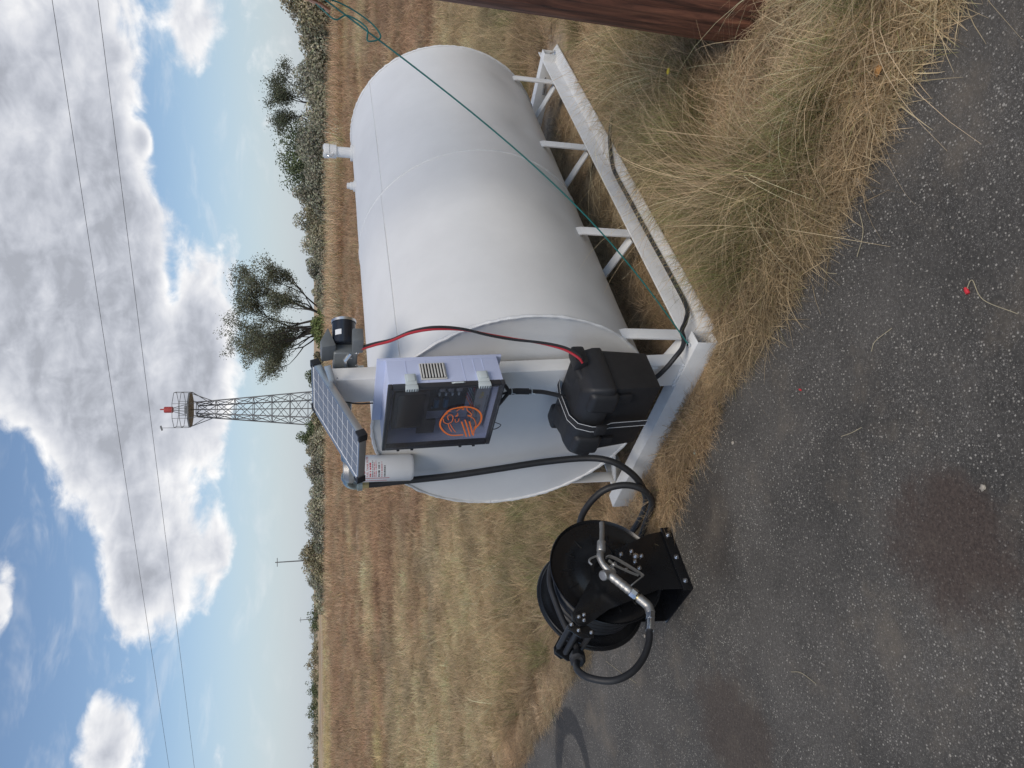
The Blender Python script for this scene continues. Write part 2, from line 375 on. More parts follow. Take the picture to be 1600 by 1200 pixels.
def build_asphalt():
    m = bpy.data.materials.new('weathered_asphalt'); m.use_nodes = True; t = m.node_tree; b = t.nodes['Principled BSDF']
    o = t.nodes.new('ShaderNodeTexCoord'); lk = t.links.new
    def nz(s, d, r=.6):
        n = t.nodes.new('ShaderNodeTexNoise'); n.inputs['Scale'].default_value = s; n.inputs['Detail'].default_value = d; n.inputs['Roughness'].default_value = r; lk(o.outputs['Object'], n.inputs['Vector']); return n.outputs['Fac']
    def mr(x, a, c, lo=0., hi=1.):
        n = t.nodes.new('ShaderNodeMapRange'); n.interpolation_type = 'SMOOTHSTEP'; n.inputs['From Min'].default_value = a; n.inputs['From Max'].default_value = c; n.inputs['To Min'].default_value = lo; n.inputs['To Max'].default_value = hi; lk(x, n.inputs[0]); return n.outputs[0]
    def mx(f, a, c):
        n = t.nodes.new('ShaderNodeMix'); n.data_type = 'RGBA'
        lk(f, n.inputs[0])
        for i, x in ((6,a),(7,c)):
            if isinstance(x, tuple): n.inputs[i].default_value = (*x,1)
            else: lk(x, n.inputs[i])
        return n.outputs[2]
    def ma(op, x, y):
        n = t.nodes.new('ShaderNodeMath'); n.operation = op
        for i, q in enumerate((x,y)):
            if isinstance(q, (int,float)): n.inputs[i].default_value = q
            else: lk(q, n.inputs[i])
        return n.outputs[0]
    big = nz(1.6, 6); base = mx(mr(big, .35, .68), (.044,.040,.035), (.088,.079,.068))
    fine = nz(90, 5, .7); base = mx(mr(fine, .35, .7), base, mx(mr(big,.3,.7), (.080,.073,.063), (.130,.118,.102)))
    # pale chips of stone worn out of the binder, denser in worn patches
    def chips(scale, thr, dens):
        v = t.nodes.new('ShaderNodeTexVoronoi'); v.inputs['Scale'].default_value = scale; lk(o.outputs['Object'], v.inputs['Vector'])
        s = t.nodes.new('ShaderNodeSeparateColor'); lk(v.outputs['Color'], s.inputs[0])
        on = ma('GREATER_THAN', s.outputs[0], dens) if isinstance(dens, (int,float)) else ma('GREATER_THAN', s.outputs[0], dens)
        return ma('MULTIPLY', ma('LESS_THAN', v.outputs['Distance'], thr), on), s.outputs[1]
    patch = nz(2.3, 5, .65)
    c1, t1 = chips(120, .34, mr(patch, .34, .66, .86, .62)); c2, t2 = chips(62, .26, mr(patch, .38, .70, .997, .97)); c3, t3 = chips(310, .42, mr(patch, .36, .65, .80, .52))
    base = mx(ma('MULTIPLY', c3, .55), base, (.27,.25,.225))
    base = mx(c1, base, mx(t1, (.20,.18,.15), (.40,.37,.32)))
    base = mx(c2, base, mx(t2, (.24,.21,.17), (.40,.37,.32)))
    # brown oily stains and a dark wet ring, where they lie on the paving
    def stain(x, y, rx, ry, col, k, wob=.62, lo=.45, hi=1.0):
        mp = t.nodes.new('ShaderNodeMapping'); mp.vector_type = 'TEXTURE'; mp.inputs['Location'].default_value = (x,y,0); mp.inputs['Scale'].default_value = (rx,ry,1); lk(o.outputs['Object'], mp.inputs[0])
        ln = t.nodes.new('ShaderNodeVectorMath'); ln.operation = 'LENGTH'; lk(mp.outputs[0], ln.inputs[0])
        d = ma('ADD', ln.outputs['Value'], ma('MULTIPLY', ma('SUBTRACT', nz(7,5), .5), wob*2))
        return ma('MULTIPLY', mr(d, lo, hi, 1., 0.), k)
    vz = t.nodes.new('ShaderNodeVectorMath'); vz.operation = 'SCALE'
    s1 = stain(-.42,1.53,.25,.26,None,.80); base = mx(s1, base, mx(mr(fine,.3,.7),(.045,.030,.024),(.10,.070,.054)))
    s2 = stain(-1.42,2.55,.30,.36,None,.72); base = mx(s2, base, mx(mr(fine,.3,.7),(.045,.033,.026),(.10,.075,.058)))
    s3 = stain(-.62,2.72,.30,.22,None,.35); base = mx(s3, base, (.04,.028,.02))
    ro = stain(-2.55,4.42,.40,.36,None,1.,.10,.93,1.0); ri = stain(-2.60,4.38,.29,.25,None,1.,.10,.93,1.0)
    ring = ma('MULTIPLY', ma('SUBTRACT', ro, ri), .7); base = mx(ring, base, (.018,.018,.020))
    # dust blown over the rim of the paving
    dust = ma('MULTIPLY', mr(nz(2.1,8,.72), .50, .72), .55); base = mx(dust, base, (.19,.155,.115))
    lk(base, b.inputs['Base Color']); b.inputs['Roughness'].default_value = .82; b.inputs['Specular IOR Level'].default_value = .35
    bp = t.nodes.new('ShaderNodeBump'); bp.inputs['Strength'].default_value = .8; bp.inputs['Distance'].default_value = .006
    lk(ma('ADD', fine, ma('MULTIPLY', c1, .35)), bp.inputs['Height']); lk(bp.outputs[0], b.inputs['Normal'])
    poly = EP+[(-24,10),(-24,-16),(14,-16)]
    mb = MB(); mb.prism(poly, -.045, 0., lambda p,q,h: (p,q,h))
    o_ = mb.build('asphalt', m); o_['kind'] = 'structure'
build_asphalt()

# ------------------------------------------------------------------ the tank on its skid
CB, CZ, RT, A0, A1 = .605, .757, .645, .10, 2.71
tank = thing('fuel_tank', (1.4, .605, 0), 'large white horizontal cylinder fuel tank on a welded white skid frame', 'tank')
def tank_pt(a, deg, r=RT): return (a, CB+r*math.cos(R(deg)), CZ+r*math.sin(R(deg)))
def build_tank():
    na, nt = 150, 180; aa = np.linspace(A0, A1, na); tt = np.linspace(0, 2*np.pi, nt+1)[:-1]
    Ag, Tg = np.meshgrid(aa, tt, indexing='ij')
    dev = (fbm(Ag*2.1, Tg*1.6, 3)-.5)*.006
    for k, (a, dg, s, w) in enumerate([(.25,205,.010,.07),(.93,207,.014,.09),(1.80,205,.020,.11),(2.45,204,.016,.10),(1.1,190,.004,.12),(.6,170,.003,.15),(2.2,150,.003,.2)]):
        dt = np.angle(np.exp(1j*(Tg-R(dg)))); dev -= .55*s*np.exp(-((Ag-a)/w)**2-(dt/.16)**2)
    fade = np.minimum(1, np.minimum(Ag-A0, A1-Ag)/.06); dev *= fade
    rr = RT+dev; b = CB+rr*np.cos(Tg); z = CZ+rr*np.sin(Tg)
    v = np.stack([Ag, b, z], -1).reshape(-1, 3)
    f = [(i*nt+j, i*nt+(j+1)%nt, (i+1)*nt+(j+1)%nt, (i+1)*nt+j) for i in range(na-1) for j in range(nt)]
    mb = MB(); mb.add(v, f); shell = mb.build('shell', WHITE, tank)
    for a, s in ((A0,1),(A1,-1)):
        mb = MB(); nr = 14; vs = [(a+s*.004, CB, CZ)]; fs = []
        for i in range(1, nr+1):
            for j in range(96):
                t = 2*math.pi*j/96; r = RT*i/nr; q = .004 if i < nr else 0.
                w = (float(fbm(2+r*math.cos(t)*2.2, 3+r*math.sin(t)*2.2, 2))-.5)*.008*(1-(i/nr)**4)
                vs.append((a+s*q+w, CB+r*math.cos(t), CZ+r*math.sin(t)))
        fs += [(0, 1+j, 1+(j+1)%96) for j in range(96)]
        fs += [(1+(i-1)*96+j, 1+i*96+j, 1+i*96+(j+1)%96, 1+(i-1)*96+(j+1)%96) for i in range(1, nr) for j in range(96)]
        mb.add(vs, fs); mb.build('end_plate', WHITE, tank)
        # weld bead round the rim
        mb = MB(); pts = []
        for j in range(241):
            t = 2*math.pi*j/240; r = RT+.0005+random.uniform(-.0012,.0012); pts.append((a+s*(-.001+random.uniform(-.001,.001)), CB+r*math.cos(t), CZ+r*math.sin(t)))
        mb.tube(pts, [.0080+random.uniform(-.002,.002) for _ in pts], 6); mb.build('weld_bead', WELD, tank)
    mb = MB(); pts = [tank_pt(1.40+random.uniform(-.001,.001), j*1.5, RT-.001) for j in range(241)]
    mb.tube(pts, [.0058+random.uniform(-.0013,.0013) for _ in pts], 6); mb.build('girth_weld', WELD, tank)
    for (a, c, dg) in ((1.41, 2.705, 122.6), (.105, 1.39, 121.4)):
        mb = MB(); n = int((c-a)/.012); pts = [tank_pt(a+(c-a)*k/n, dg+(fbm(k*.02,dg,2)-.5)*.8, RT-.001) for k in range(n+1)]
        mb.tube(pts, [.0048+random.uniform(-.001,.001) for _ in pts], 6); mb.build('seam_weld', WELD, tank)
    # skid: square tube across each end, channel along each side with its flanges outward
    mb = MB()
    t = .006; H_ = .10; D = .075
    def sq(mb, a0, b0, b1):
        outer = [(0,0),(D,0),(D,H_),(0,H_)]; inner = [(t,t),(D-t,t),(D-t,H_-t),(t,H_-t)]
        vs = [(a0+x, b, z+.002) for b in (b0,b1) for ring in (outer, inner) for x,z in ring]; fs = []
        for i in range(4):
            j = (i+1) % 4
            fs += [(i, j, 8+j, 8+i), (4+i, 12+i, 12+j, 4+j), (i, 4+i, 4+j, j), (8+i, 8+j, 12+j, 12+i)]
        mb.add(vs, fs)
    sq(mb, 0., 0., 1.21); mb.build('front_beam', WHITE2, tank, bevel=.004)
    mb = MB(); sq(mb, 2.95, .02, 1.19); mb.build('rear_beam', WHITE2, tank, bevel=.004)
    for s, b0 in ((1, 0.), (-1, 1.21)):
        f = lambda y: b0+s*y
        mb = MB(); a0, a1, bot = .075, 2.95, .004
        if s > 0: a1 = 3.10
        prof = [(-.033,.0),(.076,.0),(.076,.100),(.067,.100),(.067,.009),(-.033,.009)]
        n = len(prof); vs = [(a0, f(y), z+bot) for y,z in prof]+[(a1-(.09*(.076-y)/.11 if s>0 else 0), f(y), z+bot) for y,z in prof]
        fs = [(i,(i+1)%n,(i+1)%n+n,i+n) for i in range(n)]
        fs += [(0,1,4,5),(1,2,3,4)]+[(n,n+5,n+4,n+1),(n+1,n+4,n+3,n+2)]
        mb.add(vs, fs); mb.build('side_angle', WHITE2, tank, bevel=.0025)
        for a in (.14, .90, 1.77, 2.64):     # upright flat bar and a raking one behind it
            bb = .078; dz = math.sqrt(RT**2-(CB-bb)**2); zt = CZ-dz
            mb = MB(); w = .030
            vs = []
            pth = [(f(bb), .085), (f(bb), zt-.03), (f(bb+.012), zt+.014)]
            for (y, z) in pth: vs += [(a-w, y, z), (a+w, y, z), (a+w, y+s*.009, z), (a-w, y+s*.009, z)]
            fs = [(0,1,2,3),(11,10,9,8)]+[(i*4+k, i*4+(k+1)%4, (i+1)*4+(k+1)%4, (i+1)*4+k) for i in range(2) for k in range(4)]
            mb.add(vs, fs); mb.build('leg_strap', WHITE, tank, bevel=.0015)
            bi = .34; zt2 = CZ-math.sqrt(RT**2-(CB-bi)**2)
            mb = MB(); mb.bar((a-.02, f(.10), .09), (a-.03, f(bi), zt2+.006), .055, .009, (0,-s,1)); mb.build('brace_strap', WHITE2, tank, bevel=.0015)
    # anchor rod and bolt at the far toe
    mb = MB(); mb.tube([(2.98,.09,.06),(2.93,.30,.05)], .009, 8); mb.build('anchor_rod', STEELD, tank)
    mb = MB(); mb.lathe([(.028,0),(.028,.005),(.017,.006),(.017,.020),(.009,.021),(.009,.036),(.001,.037)], (3.0,.035,.0135), (0,0,1), 12); mb.build('bolt', ZINC, tank)
    # fill pipe, cap and vent on top
    top = CZ+RT; fa = 2.42
    mb = MB(); mb.lathe([(.052,-.03),(.052,.014),(.050,.016),(.0335,.016),(.0335,.11)], (fa,CB,top), (0,0,1), 28); fp = mb.build('fill_pipe', WHITE, tank)
    mb = MB(); mb.lathe([(.040,.104),(.043,.108),(.043,.146),(.040,.150),(.046,.151),(.046,.178),(.043,.184),(.001,.186)], (fa,CB,top), (0,0,1), 28); cp = mb.build('fill_cap', WHITE, tank)
    for s in (-1,1): MB().box(fa-.012+s*.048, fa+.012+s*.048, CB-.012, CB+.012, top+.128, top+.19).build('cam_lever', WHITE2, cp, bevel=.003)
    mb = MB(); pts = [(fa-.060+.022*math.cos(t*math.pi/8), CB-.01, top+.145+.022*math.sin(t*math.pi/8)) for t in range(17)]; mb.tube(pts, .0032, 6); mb.build('pull_ring', ZINC, cp)
    mb = MB(); mb.lathe([(.034,-.01),(.034,.010),(.024,.012),(.024,.03),(.018,.032),(.018,.05),(.001,.052)], (2.02,CB,top), (0,0,1), 16); mb.build('vent_plug', WHITE, tank)
    # post for the controls, leaning a little to the left
    mb = MB(); lean = .071
    P = lambda z: .14+lean*(z-.1)
    vs = []
    for z in (.103, 1.585):
        b = P(z); vs += [(.014,b,z),(.082,b,z),(.082,b+.135,z),(.014,b+.135,z)]
    mb.add(vs, [(0,3,2,1),(4,5,6,7),(0,1,5,4),(1,2,6,5),(2,3,7,6),(3,0,4,7)]); mb.build('post', WHITE, tank, bevel=.005)
    mb = MB(); pts = [(.012+random.uniform(-.003,.001), .135+.0072*k+random.uniform(-.001,.001), .106+random.uniform(-.002,.003)) for k in range(21)]
    mb.tube(pts, [random.uniform(.004,.0075) for _ in pts], 6); mb.build('weld_bead', WELD, tank)
    # shelf bracket that carries the battery box
    mb = MB(); mb.box(-.13, .013, .12, .36, .306, .3145); mb.box(.006, .0135, .16, .30, .22, .306); mb.build('shelf_bracket', WHITE2, tank, bevel=.002)
build_tank()

# ------------------------------------------------------------------ battery box
def build_battery():
    e = thing('battery_box', (-.10, .235, .3155), 'black plastic battery box with buckled strap on the post bracket', 'battery box')
    LN = lambda a,b,z: (a, b+.045*(z-.315), z)
    def taper(mb, a0,a1,b0,b1,z0,z1,g):
        mb.add([(a0+g,b0+g,z0),(a1-g*.3,b0+g,z0),(a1-g*.3,b1-g,z0),(a0+g,b1-g,z0),(a0,b0,z1),(a1,b0,z1),(a1,b1,z1),(a0,b1,z1)],
               [(0,3,2,1),(4,5,6,7),(0,1,5,4),(1,2,6,5),(2,3,7,6),(3,0,4,7)])
    mb = MB(); taper(mb, -.212,.008,.046,.428,.3155,.535,.018); body = mb.build('body', PLASTIC, e, bevel=.008, warp=LN)
    for b in (.10,.36):
        mb = MB(); mb.box(-.222,-.206,b-.022,b+.022,.44,.53); mb.build('handle_rib', PLASTIC, body, bevel=.005, warp=LN)
    # lid: skirt with sloping shoulders, corner posts and a raised crown
    mb = MB()
    def ring(g, z): return [(-.230+g,.032+g,z),(.014-g*.3,.032+g,z),(.014-g*.3,.446-g,z),(-.230+g,.446-g,z)]
    vs = ring(0,.520)+ring(0,.560)+ring(.016,.615)+ring(.050,.642)
    mb.add(vs, [(3,2,1,0),(12,13,14,15)]+[(i*4+k, i*4+(k+1)%4, (i+1)*4+(k+1)%4, (i+1)*4+k) for i in range(3) for k in range(4)])
    lid = mb.build('lid', PLASTIC, e, bevel=.014, warp=LN, seg=3)
    for (b0,b1) in ((.050,.175),(.305,.430)):
        mb = MB(); vs = [(-.243,b0+.012,.50),(-.05,b0,.50),(-.05,b1,.50),(-.243,b1-.012,.50),(-.236,b0+.014,.61),(-.03,b0+.01,.66),(-.03,b1-.01,.66),(-.236,b1-.014,.61)]
        mb.add(vs, [(0,3,2,1),(4,5,6,7),(0,1,5,4),(1,2,6,5),(2,3,7,6),(3,0,4,7)]); mb.build('lid_bulge', PLASTIC, lid, bevel=.020, warp=LN, seg=3)
    mb = MB(); mb.box(-.07,.012,.36,.452,.56,.655); mb.build('cable_hood', PLASTIC, lid, bevel=.02, warp=LN, seg=3)
    mb = MB(); mb.box(-.085,.010,.020,.075,.60,.655); mb.build('cable_hood', PLASTIC, lid, bevel=.012, warp=LN, seg=2)
    # strap over lid and down the front, with pale edge stitching
    path = [(-.226,.24,.33),(-.232,.24,.49),(-.249,.24,.535),(-.247,.24,.575),(-.226,.24,.628),(-.18,.24,.654),(-.06,.24,.661),(.018,.24,.650),(.024,.24,.56),(.02,.24,.34)]
    def ribbon(off, w, lift, m, nm, par):
        mb = MB(); P = [Vector(p) for p in path]; vs = []; n = len(P)
        for i,p in enumerate(P):
            t = (P[min(i+1,n-1)]-P[max(i-1,0)]).normalized(); nn = Vector((0,1,0)).cross(t); nn = nn*(-1 if nn.dot(p-Vector((-.1,.24,.45))) < 0 else 1)
            for y,l in ((-w/2,0),(w/2,0),(w/2,1),(-w/2,1)): q = p+nn*(lift+l*.0018); vs.append((q.x, .24+off+y, q.z))
        mb.add(vs, [(0,1,2,3),(4*n-1,4*n-2,4*n-3,4*n-4)]+[(i*4+k, i*4+(k+1)%4, (i+1)*4+(k+1)%4, (i+1)*4+k) for i in range(n-1) for k in range(4)])
        return mb.build(nm, m, par, warp=LN)
    st = ribbon(0, .036, .0, STRAP, 'strap', e)
    for s in (-1,1): ribbon(s*.0155, .0028, .0006, STRAPW, 'edge_stitch', st)
    mb = MB(); mb.box(-.262,-.247,.214,.266,.515,.560); mb.build('buckle', PLASTIC, st, bevel=.004, warp=LN)
build_battery()

# ------------------------------------------------------------------ control enclosure
def build_enclosure():
    e = thing('control_enclosure', (-.08, .27, .945), 'pale grey plastic control box with clear front and orange emblem on the post', 'control box')
    WP = lambda a,b,z: (a, b+.066*(z-1.17)+.11*a, z)
    b0,b1,z0,z1 = .098,.452,.958,.1+1.285; t = .005; af = -.150
    def bx(nm, m, par, x, bev=.0015, **k): mb = MB(); mb.box(*x); return mb.build(nm, m, par, bevel=bev, warp=WP, **k)
    mb = MB()                                # tray: back and four walls
    mb.box(-.012,-.004,b0,b1,z0,z1); body = mb.build('body', GREYBOX, e, bevel=.002, warp=WP)
    bx('side_wall', GREYBOX, body, (af,-.0122,b0,b0+t,z0,z1)); bx('side_wall', GREYBOX, body, (af,-.0122,b1-t,b1,z0,z1))
    bx('top_wall', GREYBOX, body, (af,-.0122,b0+t+.0003,b1-t-.0003,z1-t,z1)); bx('bottom_wall', GREYBOX, body, (af,-.0122,b0+t+.0003,b1-t-.0003,z0,z0+t))
    bx('mounting_flange', GREYBOX, body, (-.0035,.0125,b0+.004,b1-.004,.934,1.418), .004)
    for z in (1.02,1.055,1.10,1.24,1.315): bx('moulding_rib', GREYBOX, body, (af+.002,-.014,b0-.0010,b0,z-.0009,z+.0009), 0)
    bx('inner_plate', GREYIN, e, (-.020,-.0126,b0+.012,b1-.012,z0+.012,z1-.012))
    # lid: dark gasket frame, raised rim, clear window
    mb = MB(); g = .016; a0,a1 = -.176,-.1503
    for q in ((b0-.004,b1+.004,z1-g+.004,z1+.004),(b0-.004,b1+.004,z0-.004,z0+g-.004)): mb.box(a0,a1,*q)
    for q in ((b0-.004,b0+g-.004,z0+g-.0037,z1-g+.0037),(b1-g+.004,b1+.004,z0+g-.0037,z1-g+.0037)): mb.box(a0,a1,*q)
    lid = mb.build('lid_frame', GASKET, e, bevel=.003, warp=WP)
    bx('window', GLASSW, lid, (-.181,-.1765,b0+.002,b1-.002,z0+.002,z1-.002), .002)
    for z in (1.02,1.075,1.27,1.325): bx('hinge_knuckle', GASKET, lid, (-.178,-.158,b1+.0045,b1+.011,z-.006,z+.006), .002)
    for z in (1.305,1.035):                  # two snap latches on the right side
        la = bx('latch', LATCH, e, (-.166,-.105,b0-.014,b0-.0012,z-.021,z+.021), .004)
        bx('latch_hook', LATCH, la, (-.190,-.1665,b0-.012,b0+.006,z-.023,z+.023), .003)
        bx('latch_pad', LATCH, la, (-.150,-.112,b0-.0185,b0-.0142,z-.014,z+.014), .002)
        for k in range(5): bx('grip_slot', GASKET, la, (-.1908,-.1902,b0-.008,b0+.004,z-.019+k*.009,z-.016+k*.009), 0)
    mb = MB(); mb.tube([(-.158,b0-.002,1.155),(-.166,b0-.012,1.145),(-.166,b0-.012,1.115),(-.158,b0-.002,1.105)], .003, 6); mb.build('padlock_loop', LATCH, e, warp=WP)
    gr = bx('vent_grille', GRILLE, e, (-.134,-.040,b0-.0065,b0-.0012,1.168,1.266), .002)
    for k in range(8): bx('slat', GRILLE, gr, (-.128,-.046,b0-.0125,b0-.0067,1.1745+k*.0112,1.1795+k*.0112), .0012)
    bx('louvre_gap', GASKET, gr, (-.129,-.045,b0-.0072,b0-.00655,1.173,1.2615), 0)
    # what the window shows
    sc = bx('screen', GASKET, e, (-.150,-.105,.143,.352,1.228,1.358), .004)
    bx('screen_glass', SCREEN, sc, (-.1525,-.1503,.158,.340,1.243,1.345), .001)
    sb = bx('screen_bracket', GASKET, e, (-.118,-.108,.345,.425,1.180,1.252), .002)
    bx('side_rail', GASKET, e, (-.115,-.04,.112,.136,.975,1.36), .002)
    pc = bx('relay_board', PCB, e, (-.050,-.044,.150,.36,1.055,1.215), .001)
    for k in range(3): bx('relay', SILVER, pc, (-.068,-.0503,.205,.232,1.150-.034*k,1.172-.034*k), .001)
    for k in range(4): bx('terminal', LATCH, pc, (-.062,-.0503,.245,.262,1.165-.026*k,1.172-.026*k), .001)
    for k in range(2):
        mb = MB(); mb.lathe([(.011,0),(.011,.045),(.008,.047),(.001,.047)], (-.06,.278,1.176-.038*k), (0,1,0), 12); mb.build('capacitor', BLUE, pc, warp=WP)
    bx('driver_board', PCB, e, (-.060,-.0515,.150,.215,1.02,1.16), .001)
    for k in range(9):
        bb = random.uniform(.155,.34); zz = random.uniform(1.065,1.205); bx('component', random.choice((INK,SILVER,BLUE,GASKET)), pc, (-.058,-.0502,bb,bb+.012,zz,zz+.008), .0005)
    ps = bx('power_supply', SILVER, e, (-.085,-.0205,.205,.430,.975,1.030), .002)
    for k in range(26): bx('vent_slot', INK, ps, (-.0855,-.0851,.245+k*.0068,.248+k*.0068,.978,.984), 0)
    for k in range(4): bx('label_line', INK, ps, (-.0855,-.0851,.30,.33+.02*(k%3),1.019-.0055*k,1.021-.0055*k), 0)
    for k in range(4): bx('label_line', INK, ps, (-.0855,-.0851,.375,.41-.006*k,1.019-.0055*k,1.021-.0055*k), 0)
    text_mesh('Yale', .022, lambda x,y,h: WP(-.0856-h,.262-x*1.0,.998+y), 'yellow_lettering', YEL, ps)
    for k in range(6):                       # small coloured leads inside
        p = [(-.06,.17+.02*k,1.06),(-.09,.19+.03*k,1.045-.004*k),(-.07,.24+.03*k,1.034)]
        mb = MB(); mb.tube(spline(p,6), .0016, 5); mb.build('lead', (REDW,INK,TEALW,INK,REDW,ORANGE)[k], e, warp=WP)
    # orange emblem printed on the window: a ring with a beast's head inside
    Lg = {'ring':[(.352,1.075),(.353,1.123),(.332,1.153),(.297,1.174),(.265,1.177),(.234,1.168),(.203,1.152),(.190,1.125),(.184,1.096),(.189,1.066),(.204,1.041),(.227,1.024),(.256,1.017),(.288,1.021),(.314,1.033),(.334,1.036)],
     'jaw':[(.360,1.032),(.307,1.035),(.288,1.033),(.255,1.047),(.239,1.067),(.233,1.076),(.236,1.059),(.220,1.066),(.204,1.081),(.189,1.085)],
     'brow':[(.210,1.122),(.201,1.117),(.189,1.104),(.195,1.097)],
     'h1':[(.253,1.168),(.272,1.163),(.282,1.147),(.269,1.132),(.241,1.132),(.228,1.144),(.241,1.153),(.260,1.146)],
     'h2':[(.228,1.158),(.213,1.155),(.207,1.143)],'mid':[(.254,1.122),(.273,1.117),(.267,1.107),(.251,1.107)],
     'l1':[(.282,1.145),(.305,1.138),(.331,1.124)],'l2':[(.285,1.136),(.308,1.125),(.335,1.108)],
     'b1':[(.270,1.094),(.316,1.077),(.363,1.060)],'b2':[(.259,1.082),(.313,1.062),(.362,1.046)],'b3':[(.269,1.063),(.317,1.047),(.354,1.036)],
     'n':[(.229,1.119),(.241,1.121),(.232,1.114),(.219,1.118)],'ear':[(.195,1.103),(.201,1.098),(.195,1.095)]}
    wd = {'ring':.0070,'b1':.0056,'b2':.0056,'b3':.0056,'jaw':.0034,'h1':.0034,'l1':.0034,'l2':.0030}
    em = MB()
    for k, pts in Lg.items():
        P = spline([(p,q,0) for p,q in pts], 8 if k != 'jaw' else 3); w = wd.get(k, .0028)/2; n = len(P); vs = []
        for i,p in enumerate(P):
            d = np.array(P[min(i+1,n-1)])-np.array(P[max(i-1,0)]); d /= np.linalg.norm(d)+1e-9; nx,ny = -d[1],d[0]
            vs += [(-.1816,p[0]+nx*w,p[1]+ny*w),(-.1816,p[0]-nx*w,p[1]-ny*w)]
        em.add(vs, [(2*i,2*i+1,2*i+3,2*i+2) for i in range(n-1)])
    # these points were taken on the window where it stands, so only push them to its slanted plane
    em.build('emblem', ORANGE, lid, warp=lambda a,b,z: (a-.0006, b, z))
build_enclosure()

# ------------------------------------------------------------------ solar panel
def build_panel():
    e = thing('solar_panel', (.02, .35, 1.56), 'small framed solar panel tilted on top of the white post', 'solar panel')
    p0 = Vector((-.302,.205,1.492)); u = Vector((0,1,0)); l = Vector((.404,.020,.168)); ln = l.length; l.normalize(); n = u.cross(l)*-1
    if n.z < 0: n = -n
    u = l.cross(n).normalized()
    if u.y < 0: u = -u
    Wd = .265
    F = lambda s,t,h: tuple(p0+u*s+l*t+n*h)
    def slab(nm, m, par, s0,s1,t0,t1,h0,h1, bev=0.):
        mb = MB(); mb.prism([(s0,t0),(s1,t0),(s1,t1),(s0,t1)], h0, h1, F); return mb.build(nm, m, par, bevel=bev)
    fr = .011; hb = -.028
    slab('frame_rail', ALU, e, 0,fr,fr,ln-fr,hb,0,.001); slab('frame_rail', ALU, e, Wd-fr,Wd,fr,ln-fr,hb,0,.001)
    slab('frame_rail', ALU, e, .0004,Wd-.0004,0,fr-.0003,hb,-.0003,.001); slab('frame_rail', ALU, e, .0004,Wd-.0004,ln-fr+.0003,ln,hb,-.0003,.001)
    bk = slab('back_sheet', CELLBACK, e, fr,Wd-fr,fr,ln-fr,-.008,-.004)
    nx, ny = 4, 9; cw = (Wd-2*fr-.014)/nx; ch = (ln-2*fr-.014)/ny
    proto = None
    for i in range(nx):
        for j in range(ny):
            s0 = fr+.007+i*cw; t0 = fr+.007+j*ch
            slab('cell', CELL, bk, s0+.0024,s0+cw-.0024,t0+.0024,t0+ch-.0024,-.0042,-.0032)
    for s,t in ((0,0),(Wd,0),(0,ln),(Wd,ln)):
        sx = 1 if s == 0 else -1; tx = 1 if t == 0 else -1; c = .030
        mb = MB(); mb.prism([(s-sx*.003,t-tx*.003),(s+sx*c,t-tx*.003),(s+sx*c,t+tx*.009),(s+sx*.009,t+tx*.009),(s+sx*.009,t+tx*c),(s-sx*.003,t+tx*c)], hb-.003, .003, F)
        mb.build('corner_cap', PLASTIC, e, bevel=.002)
    mb = MB(); mb.bar((.005,.155,1.600),(-.045,.335,1.545),.004,.026,(0,0,1)); br = mb.build('mounting_bar', ALU, e, bevel=.001)
    mb = MB(); mb.bar((.048,.25,1.56),(.02,.33,1.60),.05,.006,(0,0,1)); mb.build('bracket_plate', ZINC, e, bevel=.001)
    mb = MB(); mb.lathe([(.007,0),(.007,.006),(.004,.006),(.004,.014),(.001,.014)], (-.046,.325,1.548), (-.9,-.4,.0), 8); mb.build('bolt', ZINC, e)
    # thin lead from the panel to the box
    solo(MB().tube(spline([(-.015,.335,1.535),(-.012,.345,1.51),(-.015,.348,1.47),(-.014,.345,1.42)],6), .0035, 6), 'panel_lead', RUBBER, (-.015,.345,1.42), 'thin black lead from solar panel down to the control box', 'cable')
build_panel()

